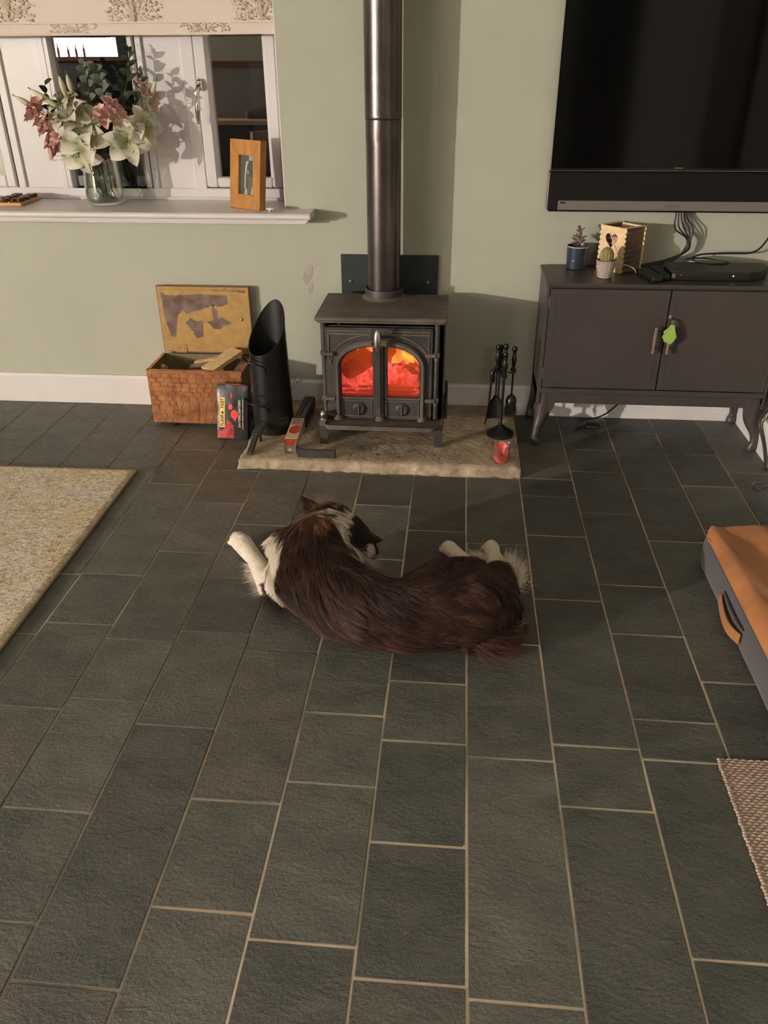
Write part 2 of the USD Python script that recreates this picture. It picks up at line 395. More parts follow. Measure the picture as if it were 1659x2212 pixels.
# floor: slab, grout bed and the slate tiles one by one
fl = thing('floor', 'grey green riven slate tile floor laid in staggered columns', 'floor', (0, 0, 0), kind='structure')
obj('slab', plain(XL, 3.2, YB, 3.64, -.12, -.012), 'concrete', fl)
obj('grout_bed', plain(-2.7, -.36, -.6, 3.64, -.012, -.0018), 'grout', fl)
obj('grout_bed', plain(-.36, XR, -.6, 3.64, -.012, -.0013), 'grout_pale', fl, label='paler cleaner grout of the right hand joints')
PITCHX, X0 = .2125, .068
JOINTS = {-11: [3.3, 2.9], -10: [3.15], -9: [3.427], -8: [2.83], -7: [3.341, 2.879, 2.537], -6: [3.113, 2.795, 2.146, 1.879, 1.518],
          -5: [3.3, 2.931, 2.654, 2.298, 1.816, 1.56, 1.199, .929], -4: [3.25, 2.944, 2.5, 2.156, 1.869, 1.481, .816], -3: [3.3, 2.944, 2.25, 1.803, 1.26, .986],
          -2: [3.3, 2.944, 2.683, 2.31, 1.93, 1.561, 1.327], -1: [3.3, 2.944, 2.51, 2.1, 1.7, 1.479, 1.177], 0: [3.3, 2.944, 2.438, 2.218, 1.888, 1.441, .854],
          1: [3.3, 2.951, 2.804, 2.509, 2.12, 1.499, 1.308], 2: [3.244, 3.031, 2.686, 2.215, 1.959, 1.604, 1.468, .967], 3: [3.445, 3.288, 2.901, 2.504, 1.764, 1.3],
          4: [3.225, 2.937, 2.59, 2.2, 1.85, 1.4], 5: [3.063, 2.663, 2.3, 1.8, 1.45]}
rt = random.Random(3)
TONE = {(-6, 3.113): 1, (-4, 2.944): 1, (-5, 3.3): 1}
for k in sorted(JOINTS):
    xa, xb = X0 + PITCHX * k, min(X0 + PITCHX * (k + 1), XR - .004)
    js = sorted(JOINTS[k], reverse=True)
    while js[-1] > .2: js.append(js[-1] - rt.uniform(.26, .56))
    edges = [3.612] + js
    for a, b in zip(edges[:-1], edges[1:]):
        g = .0013 if k < -4 else .0016
        dz = rt.uniform(-.0007, .0007); j = lambda: rt.uniform(-.0011, .0011)
        x0, x1, y0, y1 = xa + g, xb - g, b + g, a - g
        P = []
        for cx, cy, sx, sy in ((x0, y0, 1, 1), (x1, y0, -1, 1), (x1, y1, -1, -1), (x0, y1, 1, -1)):
            cx += j(); cy += j(); t = dz + rt.uniform(-.0009, .0009); c = .0022
            P += [(cx, cy + sy * .004, t - c), (cx + sx * .004, cy, t - c), (cx + sx * c, cy + sy * c, t), (cx, cy + sy * .004, -.011), (cx + sx * .004, cy, -.011)]
        tone = rt.choices((0, 1, 2), (5, 2.2, .6) if k < -2 else (4, 1.2, 3) if k < 1 else (1.2, .3, 8))[0]  # dark tone favoured rightwards: the floor's weaker light there is painted in
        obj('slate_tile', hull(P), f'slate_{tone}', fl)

# the window wall with its opening, the other walls and the ceiling
JX, SZ = -.747, .868
WL, WTOP = -3.3, 2.05
struct('wall_back', cat(plain(JX, XR + .2, WY, WY + .34, -.1, ZC), plain(XL, WL, WY, WY + .34, -.1, ZC), plain(WL, JX, WY, WY + .34, -.1, SZ), plain(WL, JX, WY, WY + .34, WTOP, ZC)), 'wall_paint')
for a, b, sd in (((-.664, .640), (.022, .050), 1), ((-.655, .575), (.010, .03), 2)):
    q = np.random.default_rng(sd); an = np.linspace(0, 2 * np.pi, 22)[:-1]
    obj('plaster_scar', prism(Polygon([(a[0] + b[0] * math.cos(t) * q.uniform(.6, 1.1) + .25 * b[1] * math.sin(t) , a[1] + b[1] * math.sin(t) * q.uniform(.75, 1.05)) for t in an]).buffer(0), WY - .0012, WY + .001, 'y'), 'scar_plaster', '/World/wall_back', label='bare plaster scar')
struct('wall_right', cat(plain(XR, XR + .2, -1.5, WY, -.1, ZC), plain(XR + .2, 3.2, -1.5, -1.3, -.1, ZC), plain(3.0, 3.2, YB, -1.3, -.1, ZC)), 'wall_paint')
struct('wall_left', plain(XL - .2, XL, YB, WY, -.1, ZC), 'wall_paint')
struct('wall_rear', plain(XL - .2, 3.2, YB - .2, YB, -.1, ZC), 'wall_paint')
struct('ceiling', plain(XL - .2, 3.2, YB - .2, WY + .34, ZC, ZC + .1), 'ceiling_white')


def skirting(x0, x1, y0, y1, h):
    """baseboard profile with a small rounded top, along x"""
    P = Polygon([(y1, 0), (y0, 0), (y0, h - .012), (y0 + .004, h - .004), (y0 + .007, h), (y1, h)])
    return prism(P, x0, x1, 'x')


struct('baseboard_back', cat(skirting(-3.6, .30, 3.61, WY, .145), skirting(.30, XR, 3.61, WY, .145)), 'white_gloss')
bb = prism(Polygon([(XR, 0), (XR - .018, 0), (XR - .018, .133), (XR - .012, .145), (XR, .145)]), -1.5, 3.61, 'y')
struct('baseboard_right', bb, 'white_gloss')
struct('trim_1', lathe([(0, 0), (.012, .001), (.014, .008), (.008, .016), (0, .018)], (-.735, 3.617, .136), 10), 'white_gloss', smooth=True)   # plaster lump on the skirting

# ---- window
WYF = 3.85
win = thing('window_1', 'white plastic casement window with opaque white panels between three panes', 'window', (-1.5, WYF, .917), kind='structure')
# sill with nosing, projecting past the jamb
sp = Polygon([(3.98, .917), (3.552, .917), (3.508, .915), (3.500, .909), (3.498, .902), (3.502, .895), (3.512, .890), (3.522, .888), (3.524, .880), (3.531, .878), (3.546, .877), (3.548, .868), (3.63, .868), (3.63, .85), (3.98, .85)])
obj('sill', prism(sp, WL, JX, 'x'), 'white_gloss', win)
hp = Polygon([(3.632, .917), (3.552, .917), (3.508, .915), (3.500, .909), (3.498, .902), (3.502, .895), (3.512, .890), (3.632, .890)])
obj('sill_horn', cat(prism(hp, JX, -.622, 'x'), prism(Polygon([(3.632, .890), (3.522, .890), (3.524, .880), (3.531, .879), (3.632, .879)]), JX, -.636, 'x'), prism(Polygon([(3.632, .879), (3.546, .879), (3.548, .868), (3.632, .868)]), JX, -.648, 'x')), 'white_gloss', win)
obj('reveal', cat(plain(JX - .004, JX + .001, 3.631, 3.93, .917, WTOP), plain(WL, JX, 3.631, 3.93, WTOP - .004, WTOP)), 'white_gloss', win)
ZB, ZT = .917, 2.05
# fixed outer frame members
fr = lambda x0, x1, z0, z1, y0=WYF, y1=WYF + .06, b=.004: bx(x0, x1, y0, y1, z0, z1, b)
obj('outer_frame', cat(fr(WL, JX - .005, ZB, .966, WYF), fr(JX - .05, JX - .004, .966, ZT), bx(WL, JX - .004, WYF - .012, WYF + .02, ZB, ZB + .012, .004)), 'white_upvc', win)
obj('mullion', fr(-1.205, -1.148, .960, ZT), 'white_upvc', win)
obj('mullion', fr(-1.830, -1.800, .960, ZT), 'white_upvc', win)
obj('mullion', fr(-1.400, -1.370, .960, ZT), 'white_upvc', win)
obj('mullion', fr(-2.040, -2.003, .960, ZT), 'white_upvc', win)
obj('infill_panel', cat(bx(-1.375, -1.202, WYF + .012, WYF + .05, .93, ZT, .003)), 'white_upvc', win)
obj('infill_panel', cat(bx(-2.008, -1.826, WYF + .012, WYF + .05, .93, ZT, .003)), 'white_upvc', win)


def sash(x0, x1, z0, gx0, gx1, gz0, y=WYF - .012, opens=True):
    s = cat(bx(x0, gx0, y, y + .06, z0, ZT, .006), bx(gx1, x1, y, y + .06, z0, ZT, .006), bx(gx0 - .001, gx1 + .001, y, y + .06, z0, gz0, .006))
    p = obj('sash', s, 'white_upvc', win)
    b = .010
    obj('glazing_bead', cat(prism(Polygon([(gx0 - .002, y + .004), (gx0 + b, y + .02), (gx0 + b, y + .05), (gx0 - .002, y + .05)]), gz0, ZT, 'z'), prism(Polygon([(gx1 + .002, y + .004), (gx1 + .002, y + .05), (gx1 - b, y + .05), (gx1 - b, y + .02)]), gz0, ZT, 'z')), 'white_upvc', p)
    obj('seal', cat(plain(x0 - .006, x0 + .002, y + .03, y + .05, z0 - .004, ZT), plain(x0, x1, y + .03, y + .05, z0 - .006, z0 + .002)), 'rubber_seal', p)
    obj('pane', plain(gx0, gx1, y + .030, y + .034, gz0 - .004, ZT), 'window_glass', win)
    return p


sash(-1.143, -.794, .972, -1.092, -.842, 1.013)
sash(-1.797, -1.403, .966, -1.772, -1.424, .966, opens=False)
sash(-2.62, -2.043, .966, -2.57, -2.088, 1.022)
# espagnolette handle on the right casement
h = obj('handle', cat(hull(np.vstack([sph((-1.127, 3.826, z), .013, 1, (1, .9, 1)).vertices for z in (1.372, 1.395)])), tube([(-1.127, 3.815, 1.385), (-1.128, 3.795, 1.375), (-1.130, 3.79, 1.350)], .009, 10, sub=4)), 'chrome', win, smooth=40, label='chrome window handle')
obj('lever', tube([(-1.130, 3.79, 1.352), (-1.131, 3.786, 1.335), (-1.134, 3.783, 1.30), (-1.138, 3.787, 1.265), (-1.140, 3.795, 1.235)], [.008, .009, .011, .009, .005], 12, sub=5), 'chrome', h, smooth=40)
obj('lock_barrel', lathe([(0, 0), (.008, 0), (.0085, .006), (0, .007)], (-1.131, 3.784, 1.352), 14, (0, -1, 0)), 'steel', h, smooth=30)

# night garden wall outside, so the panes look onto something dark
struct('trim_2', plain(-5, 1, 6.2, 6.3, -.5, 2.6), 'dark_gap')

# ---- roman blind
bl = thing('roman_blind', 'cream roman blind with pale tree print drawn up over the window', 'blind', (-2.0, 3.67, 1.565))
nx = 90; xs = np.linspace(-3.25, -.752, nx)


def fold(z0, z1, y0, yb, amp, seed, nz=10):
    G = np.zeros((nz, nx, 3))
    for i, t in enumerate(np.linspace(0, 1, nz)):
        n = meshkit.noise(np.c_[xs * 3.1, np.full(nx, t * 1.2 + seed), np.zeros(nx)], seed) - .5
        zz = meshkit.noise(np.c_[xs * 1.7, np.full(nx, seed * 3.), np.zeros(nx)], seed + 5) - .5
        G[i] = np.c_[xs, y0 + yb * math.sin(math.pi * t) + amp * n, z0 + (z1 - z0) * t + zz * .006 * (1 - t)]
    return thick(sheet(G[::-1]), .003)


f1 = obj('lower_fold', fold(1.567, 1.642, 3.655, -.004, .006, 1), 'blind_fabric', bl, smooth=True)
f2 = obj('upper_fold', fold(1.607, 2.02, 3.640, -.010, .010, 2, 16), 'blind_fabric', bl, smooth=True)
obj('hem_bar', tube([(-3.25, 3.656, 1.5685), (-.753, 3.656, 1.569)], .004, 8), 'blind_fabric', bl)
obj('headrail', bx(-3.25, -.752, 3.66, 3.69, 2.0, 2.045), 'white_gloss', bl)


def tree_print(cx, z0, w, h, y, trunk, seed):
    """printed tree: dense crown of leaf dots with fine branches"""
    r = random.Random(seed); out = []
    zt = z0 + h
    for _ in range(int(330 * w * h / (.22 * .16))):
        for _t in range(20):
            x, z = r.uniform(-1, 1), r.uniform(0, 1)
            if abs(x) ** 4 + abs(2 * z - 1) ** 6 < 1.02 or z < .12 and abs(x) < .9: break
        rr = r.uniform(.0026, .0044)
        a = np.linspace(0, 2 * np.pi, 7)[:-1]
        out.append(Polygon(np.c_[cx + x * w / 2 + rr * np.cos(a), z0 + z * h + rr * np.sin(a)]))
    from shapely.geometry import LineString
    for _ in range(9):
        x = r.uniform(-.9, .9) * w / 2; zz = r.uniform(.35, .95) * h
        out.append(LineString([(cx, z0 - trunk), (cx + x * .25, z0 + zz * .35), (cx + x, z0 + zz)]).buffer(.0009, 2))
    out.append(LineString([(cx, z0 - trunk), (cx, z0 + h * .4)]).buffer(.0035, 2))
    return prism(unary_union(out).intersection(sbox(-3.25, z0 - trunk, -.754, 3)), y, y + .0006, 'y')


for i, (cx, w) in enumerate(((-1.308, .226), (-1.823, .226), (-.80, .226))):
    obj('tree_print', tree_print(cx, 1.612, w, .17, 3.6255, .0, 11 + i), 'blind_print', f2)
for i, (cx, w) in enumerate(((-1.57, .20), (-1.03, .195), (-2.09, .2))):
    obj('tree_print', tree_print(cx, 1.574, w, .033, 3.6475, .0, 21 + i), 'blind_print', f1)

# ---- unseen part of the room that the panes and screen mirror
rail = struct('trim_3', bx(-4.2, 1.2, YB, YB + .05, 1.34, 1.41, .005), 'rail_brown')
struct('trim_4', plain(-4.2, 1.2, YB, YB + .02, 0, 1.34), 'grey_panel')
sb = thing('sideboard', 'pale wooden sideboard against the rear wall', 'sideboard', (-3.0, YB + .3, 0))
obj('top', bx(-3.9, -2.2, YB + .03, YB + .55, .66, .72, .006), 'table_tan', sb)
obj('body', bx(-3.85, -2.25, YB + .04, YB + .5, .1, .66, .004), 'black_matte', sb)
for x in (-3.8, -2.3):
    for y in (YB + .08, YB + .46): obj('leg', bx(x - .025, x + .025, y - .025, y + .025, 0, .1), 'dark_wood', sb)
ar = obj('folded_blanket', hull(np.vstack([sph((x, YB + .28, .78), .06, 2).vertices for x in (-2.9, -2.4)] + [sph((-2.65, YB + .28, .84), .05, 2).vertices])), 'sofa_black')
keys(stage.GetPrimAtPath(ar), label='black folded blanket on the pale sideboard', category='blanket')

ct_ = thing('curtain', 'dark brown hanging added out of view for the television screen to mirror', 'curtain', (1.30, 2.42, .6))  # added out of view so the screen mirrors a dark band
obj('drape', thick(sheet(np.array([[(1.297 + .012 * math.sin(y * 70), y, z) for y in np.linspace(2.1, 2.75, 60)] for z in (.6, 1.4, 2.3)])), .004), 'rail_brown', ct_, smooth=True)
bk = thing('bookcase', 'tall black shelving added behind the camera to darken the television reflection', 'bookcase', (1.15, -.9, 0))  # unseen, put in to darken the left of the screen's reflection
obj('side', bx(.98, 1.32, -1.48, -1.45, 0, 2.2), 'black_matte', bk); obj('side', bx(.98, 1.32, -.35, -.32, 0, 2.2), 'black_matte', bk); obj('back_board', bx(1.30, 1.322, -1.46, -.34, 0, 2.2), 'black_matte', bk)
for z in (.02, .45, .88, 1.3, 1.72, 2.17): obj('shelf', bx(.985, 1.30, -1.45, -.35, z, z + .025), 'black_matte', bk)
# ---- lamps
la, ln_ = np.array([-8.8, -4.1, 1.72]), unit((1, -.30, 0))
lp = thing('spot_lamp', 'adjustable standing spot lamp in the far left corner', 'lamp', (la[0], la[1], 0))
obj('base', lathe([(0, 0), (.14, 0), (.14, .015), (.02, .03), (0, .03)], (la[0] - .1, la[1], 0), 24), 'black_metal', lp)
obj('pole', tube([(la[0] - .1, la[1], .02), (la[0] - .1, la[1], 1.72)], .012, 10), 'black_metal', lp)
obj('housing', lathe([(0, -.16), (.06, -.16), (.10, -.10), (.118, .0), (.115, .0), (.105, -.02)], la, 32, ln_), 'black_metal', lp, smooth=30)
obj('lens', lathe([(.104, -.018), (.0, -.018)], la, 32, ln_), 'spot_glow', lp)
ks = thing('backlit_shelf', 'backlit white kitchen shelf on the rear wall', 'shelf', (-5.0, YB, 1.45))
obj('light_panel', plain(-5.75, -4.62, YB + .01, YB + .03, 1.47, 1.95), 'shelf_glow', ks)
obj('shelf_board', bx(-5.9, -4.4, YB, YB + .3, 1.42, 1.47), 'dark_wood', ks)
obj('side_panel', bx(-4.62, -4.42, YB, YB + .3, 1.47, 1.97), 'black_matte', ks)
obj('base_cupboard', bx(-5.9, -4.42, YB + .001, YB + .28, .0, 1.42), 'black_matte', ks)
for i, (x, hgt) in enumerate(((-5.62, .10), (-5.5, .16), (-5.36, .13), (-5.25, .14), (-5.14, .15))):
    b_ = obj('kitchen_bottle', lathe([(0, 0), (.018, 0), (.018, hgt * .6), (.007, hgt * .75), (.007, hgt), (0, hgt)], (x, YB + .15, 1.47), 12), 'dark_wood', group='bottles on the backlit shelf', label=f'slim dark bottle, {("first", "second", "third", "fourth", "fifth")[i]} from the left on the backlit kitchen shelf', category='bottle')
cl = thing('ceiling_lamp', 'added round ceiling light filling the room from behind the camera', 'lamp', (.75, -2.3, ZC))  # unseen light added as fill, set rightwards to even out the wall
obj('diffuser', lathe([(0, -.06), (.2, -.055), (.26, -.035), (.27, -.001)], (.75, -2.3, ZC), 32), 'fill_glow', cl)
obj('rim', lathe([(.27, 0), (.285, 0), (.285, -.03), (.27, -.03)], (.75, -2.3, ZC), 32, closed=True), 'white_gloss', cl)
# ================================================================ HEARTH, STOVE AND FLUE
HZ = .045
def rough_slab(x0, x1, y0, y1, z0, z1):
    n, m, l = 90, 52, 5
    X = np.linspace(x0, x1, n); Y = np.linspace(y0, y1, m); Z = np.linspace(z0, z1, l)
    V = []; Fc = []
    def grid(P):
        b = sum(len(v) for v in V); a, c = P.shape[:2]; V.append(P.reshape(-1, 3))
        for i in range(a - 1):
            for j in range(c - 1):
                k = b + i * c + j; Fc.extend([[k, k + 1, k + c + 1], [k, k + c + 1, k + c]])
    A, B = np.meshgrid(X, Y, indexing='ij'); grid(np.dstack([A, B, np.full_like(A, z1)])[:, ::-1][:, ::-1].transpose(1, 0, 2)[:, ::1].transpose(1, 0, 2))
    A, B = np.meshgrid(X, Z, indexing='ij'); grid(np.dstack([A, np.full_like(A, y0), B]))
    A, B = np.meshgrid(Y, Z, indexing='ij'); grid(np.dstack([np.full_like(A, x0), A, B])[::-1]); grid(np.dstack([np.full_like(A, x1), A, B]))
    m_ = trimesh.Trimesh(np.vstack(V), Fc, process=False); m_.merge_vertices(); m_.fix_normals()
    v = m_.vertices.copy(); t = np.clip((v[:, 2] - z0) / (z1 - z0), 0, 1)
    e = np.minimum(np.minimum(v[:, 1] - y0, v[:, 0] - x0), x1 - v[:, 0]); edge = np.exp(-np.maximum(e, 0) / .012) * t ** 2
    nz = meshkit.fbm(v * 38, 3, 4) - .5; n2 = meshkit.fbm(v * 90, 2, 9) - .5
    v[:, 2] -= edge * (.006 + .034 * np.clip(nz + .1, 0, 1)); v[:, 2] += (nz * .004 + n2 * .002) * t * np.clip(e / .02, .3, 1)
    fr_ = np.exp(-np.abs(v[:, 1] - y0) / .004); v[:, 1] += fr_ * (nz * .024 + edge * .006)
    lf = np.exp(-np.abs(v[:, 0] - x0) / .004); v[:, 0] += lf * (nz * .012 + edge * .005)
    m_.vertices = v; return m_


obj('hearth', rough_slab(-.875, .285, 2.951, 3.608, -.001, HZ), 'sandstone', smooth=True, label='rough sandstone hearth slab under the stove', category='hearth')
ax_ = hull(np.random.default_rng(5).normal(0, .004, (9, 3)) + [0, 0, .004])
rr = random.Random(8)
crumbs = []
for i in range(26):
    c = hull(np.random.default_rng(i).normal(0, 1, (8, 3)) * rr.uniform(.0012, .0028)); c.vertices += [rr.uniform(-.42, -.0), rr.uniform(2.99, 3.10), HZ + .0025]; crumbs.append(c)
obj('ash_crumbs', cat(*crumbs), 'charred', kind='stuff', label='dark ash crumbs scattered on the hearth before the stove', category='ash')

SX = -.298
st = thing('wood_stove', 'dark cast iron stove with arched double doors, alight on the hearth', 'stove', (SX, 3.33, HZ))
sbx = lambda x0, x1, y0, y1, z0, z1, b=.003: bx(x0, x1, y0, y1, z0, z1, b)
obj('top_plate', cat(sbx(-.562, -.032, 3.146, 3.525, .570, .586, .004), sbx(-.553, -.041, 3.156, 3.515, .560, .571, .003)), 'iron_dusty', st)
# body shell around the firebox
obj('body', cat(sbx(-.545, -.520, 3.19, 3.50, .148, .562), sbx(-.068, -.042, 3.19, 3.50, .148, .562), sbx(-.545, -.042, 3.47, 3.50, .148, .562), sbx(-.545, -.042, 3.19, 3.50, .540, .562),
                sbx(-.545, -.042, 3.19, 3.50, .148, .168), sbx(-.545, -.470, 3.19, 3.215, .148, .562), sbx(-.135, -.042, 3.19, 3.215, .148, .562), sbx(-.47, -.13, 3.19, 3.215, .50, .56), sbx(-.47, -.13, 3.19, 3.215, .15, .235)), 'iron', st)
obj('firebox_lining', cat(plain(-.515, -.073, 3.44, 3.468, .168, .54), plain(-.519, -.500, 3.22, 3.44, .168, .54), plain(-.088, -.069, 3.22, 3.44, .168, .54), plain(-.5, -.09, 3.22, 3.44, .525, .54), plain(-.5, -.09, 3.22, 3.44, .169, .225)), 'firebrick', st)
obj('ash_lip', prism(Polygon([(-.558, 3.5), (-.558, 3.128), (-.552, 3.120), (-.535, 3.118), (-.528, 3.108), (-.522, 3.092), (-.510, 3.084), (-.085, 3.084), (-.072, 3.092), (-.066, 3.108), (-.058, 3.118), (-.042, 3.120), (-.036, 3.128), (-.036, 3.5)]), .130, .141, 'z'), 'iron_dusty', st)
obj('ash_lip_rim', tube([(-.556, 3.20, .143), (-.556, 3.125, .143), (-.533, 3.117, .143), (-.522, 3.094, .143), (-.508, 3.087, .143), (-.087, 3.087, .143), (-.073, 3.094, .143), (-.062, 3.117, .143), (-.039, 3.125, .143), (-.039, 3.20, .143)], .005, 8), 'iron_dusty', st, smooth=50)
for sx, x in ((1, -.556), (-1, -.038)):
    for y in (3.13, 3.46):
        P = Polygon([(x, .131), (x, HZ + .008), (x - sx * .004, HZ + .006), (x - sx * .004, HZ), (x + sx * .030, HZ), (x + sx * .030, HZ + .008), (x + sx * .032, .075), (x + sx * .042, .10), (x + sx * .060, .131)])
        leg = prism(P, y - .006, y + .012, 'y'); leg2 = prism(Polygon([(y - .006, .131), (y - .004, HZ), (y + .028, HZ), (y + .034, .09), (y + .05, .131)]), min(x, x + sx * .012), max(x, x + sx * .012), 'x')
        obj('leg', cat(leg, leg2), 'iron', st)
# doors
AC, AW = -.301, .162


def arch(cx, hw, z0, zs, zt, n=28):
    a = np.linspace(0, np.pi, n)
    P = [(cx + hw, z0)] + [(cx + hw * (abs(math.cos(t)) ** .8) * math.copysign(1, math.cos(t)), zs + (zt - zs) * math.sin(t)) for t in a] + [(cx - hw, z0)]
    return Polygon(P).buffer(0)


op = arch(AC, AW, .247, .376, .463)
YD = 3.168
dl = sbox(-.525, .148, -.329, .540); dr = sbox(-.327, .148, -.088, .540)
seam = sbox(-.33, .1, -.272, .9)
op_l = op.intersection(sbox(-1, 0, -.331, 1)); op_r = op.intersection(sbox(-.271, 0, 1, 1))
outer = arch(AC, AW + .022, .15, .378, .493); ring = outer.difference(arch(AC, AW + .006, .10, .376, .470))
for side, leaf, hole, xa, xb in (('l', dl, op_l, -1, -.328), ('r', dr, op_r, -.327, 1)):
    d = obj('door', prism(leaf.difference(hole), YD, YD + .02, 'y'), 'iron', st)
    rp = ring.intersection(sbox(xa, .158, xb, 1))
    obj('arch_moulding', cat(prism(rp, YD - .013, YD + .001, 'y'), prism(rp.buffer(-.0045), YD - .019, YD - .012, 'y')), 'iron_dusty', d)
    cx = AC + (-1 if side == 'l' else 1) * (AW + .014)
    obj('pilaster_foot', cat(*[lathe([(0, 0), (w, 0), (w, h), (0, h)], (cx, YD - .010, z), 16) for w, h, z in ((.021, .006, .150), (.018, .006, .156), (.014, .006, .162))]), 'iron_dusty', d)
    # raised frame in the spandrel
    x0, x1 = (-.514, -.338) if side == 'l' else (-.262, -.100)
    sp_ = sbox(x0, .385, x1, .518).difference(arch(AC, AW + .040, .1, .38, .512))
    fr_ = sp_.difference(sp_.buffer(-.006))
    obj('spandrel_frame', prism(fr_, YD - .0035, YD + .001, 'y'), 'iron_dusty', d)
    obj('top_bead', sbx(x0 - .004, x1 + .004, YD - .004, YD + .001, .524, .530, .001), 'iron_dusty', d)
    # lower panel with air dial
    dx = -.391 if side == 'l' else -.210; lx0, lx1 = (-.462, -.334) if side == 'l' else (-.276, -.138)
    lp_ = sbox(lx0, .160, lx1, .232); obj('lower_panel', prism(lp_.difference(lp_.buffer(-.004)), YD - .003, YD + .001, 'y'), 'iron_dusty', d)
    dial = obj('air_dial', lathe([(0, .010), (.020, .012), (.026, .008), (.029, .004), (.029, 0)], (dx, YD, .193), 28, (0, -1, 0)), 'iron', d, smooth=25)
    obj('dial_vane', sbx(dx - .003, dx + .003, YD - .018, YD - .008, .170, .216, .002), 'iron_dusty', dial)
    obj('glass', prism(hole.buffer(.004), YD + .009, YD + .013, 'y'), 'stove_glass', d)
    obj('sill_bead', sbx(lx0 - .01, lx1 + .01, YD - .006, YD + .001, .238, .246, .002), 'iron_dusty', d)
    if side == 'r':
        obj('centre_bar', cat(sbx(-.329, -.270, YD - .006, YD + .018, .155, .478), sbx(-.318, -.286, YD - .016, YD - .004, .160, .478, .004), sbx(-.308, -.296, YD - .022, YD - .014, .170, .470, .003)), 'iron', d)
        obj('centre_foot', cat(*[lathe([(0, 0), (w, 0), (w, h), (0, h)], (-.302, YD - .012, z), 16) for w, h, z in ((.022, .006, .150), (.018, .006, .156), (.015, .006, .162))]), 'iron_dusty', d)
        hd = obj('door_handle', tube([(-.3035, YD, .505), (-.304, YD - .03, .510), (-.305, YD - .055, .520)], .007, 10, sub=4), 'iron', d, smooth=40)
        obj('grip', sph((-.305, YD - .062, .508), .045, 3, (.34, .30, 1)), 'steel', hd, smooth=True, label='worn bright steel door grip')
        obj('vent_hole', cat(lathe([(0, .001), (.006, .001), (.006, 0)], (-.158, YD, .528), 12, (0, -1, 0)), lathe([(0, .001), (.007, .001), (.007, 0)], (-.139, YD, .527), 12, (0, -1, 0))), 'dark_gap', d)
    hx = -.532 if side == 'l' else -.070
    obj('corner_column', tube([(hx, 3.182, .150), (hx, 3.182, .562)], .011, 12), 'iron', st, smooth=40)
    for z in (.432, .238):
        hg = obj('hinge', cat(sbx(hx - .014, hx + .014, 3.160, 3.192, z - .010, z + .010, .005), sbx(min(hx, hx + .045 * (1 if side == 'l' else -1)), max(hx, hx + .045 * (1 if side == 'l' else -1)), 3.152, 3.176, z - .008, z + .008, .004)), 'iron_dusty', st)
        obj('hinge_pin', lathe([(0, -.03), (.006, -.028), (.010, -.018), (.010, -.008), (0, -.008)], (hx, 3.170, z), 14), 'iron_dusty', hg, smooth=30)
obj('riddling_knob', cat(tube([(-.536, 3.16, .176), (-.538, 3.135, .180)], .006, 10), sph((-.538, 3.122, .182), .013, 2, (1, 1, 1.25)), sbx(-.552, -.524, 3.118, 3.17, .141, .163, .004)), 'steel', st, smooth=40)
obj('side_lever', sbx(-.036, -.022, 3.30, 3.33, .10, .27, .004), 'iron', st)
# the fire
r = random.Random(4); em = []
for i in range(150):
    x, y = r.uniform(-.485, -.105), r.uniform(3.235, 3.43)
    hgt = .238 + .062 * math.exp(-((x + .27) / .13) ** 2) * (1 - abs(y - 3.34) * 2) + r.uniform(0, .018)
    for q in (0, 1):
        c = hull(np.random.default_rng(i * 2 + q).normal(0, 1, (10, 3)) * r.uniform(.008, .013)); c.vertices += [x, y, hgt - q * .022]; em.append(c)
obj('ember_bed', cat(*em), 'ember_glow', kind='stuff', label='glowing pink red ember bed inside the stove', category='embers')
lg = obj('burning_log', cat(tube([(-.436, 3.232, .338), (-.405, 3.32, .334), (-.37, 3.41, .33)], [.037, .038, .034], 16)), 'charred', label='charred dark log in the left half of the fire', category='log')
lg2 = obj('burning_log', tube([(-.12, 3.27, .275), (-.20, 3.38, .285), (-.26, 3.42, .29)], [.026, .028, .024], 14), 'charred', label='charred dark log low in the right half of the fire', category='log')
obj('log_retainer', cat(*[sbx(-.5, -.09, 3.226, 3.234, z, z + .012, .003) for z in (.226, .244, .262)]), 'ash_grey', st)


def tongue(x, y, z, w, h, lean, seed):
    n = 14; P = []; R = []
    for i in range(n):
        t = i / (n - 1)
        P.append((x + lean * t ** 1.5 + .012 * math.sin(t * 7 + seed), y + .008 * math.sin(t * 5 + seed * 2), z + h * t)); R.append(w * (math.sin(math.pi * min(1, t * .75 + .25)) ** 1.2 + .02))
    return tube(P, R, 10)


fm = thing('flame', 'yellow flame licking up in the right half of the stove', 'flame', (-.2, 3.35, .35))
obj('tongue', tongue(-.190, 3.33, .350, .010, .062, -.03, 1), 'flame_glow', fm, smooth=True)
obj('tongue', tongue(-.182, 3.34, .345, .007, .040, .01, 2), 'flame_glow', fm, smooth=True)
fm2 = thing('flame', 'soft orange flames rising at the left half of the stove', 'flame', (-.36, 3.40, .35))
for k, (x, z, w, h, l) in enumerate(((-.355, .36, .016, .095, .02), (-.39, .37, .012, .075, -.02), (-.43, .37, .010, .06, -.01), (-.345, .34, .02, .06, 0))):
    obj('tongue', tongue(x, 3.425, z, w, h, l, k), 'flame_soft', fm2, smooth=True)
fm3 = thing('flame', 'low red orange flames along the back of the right fire', 'flame', (-.22, 3.42, .3))
for k, (x, z, w, h, l) in enumerate(((-.25, .31, .022, .10, .02), (-.21, .31, .02, .12, .0), (-.16, .30, .016, .09, -.01))):
    obj('tongue', tongue(x, 3.43, z, w, h, l, k + 5), 'flame_soft', fm3, smooth=True)

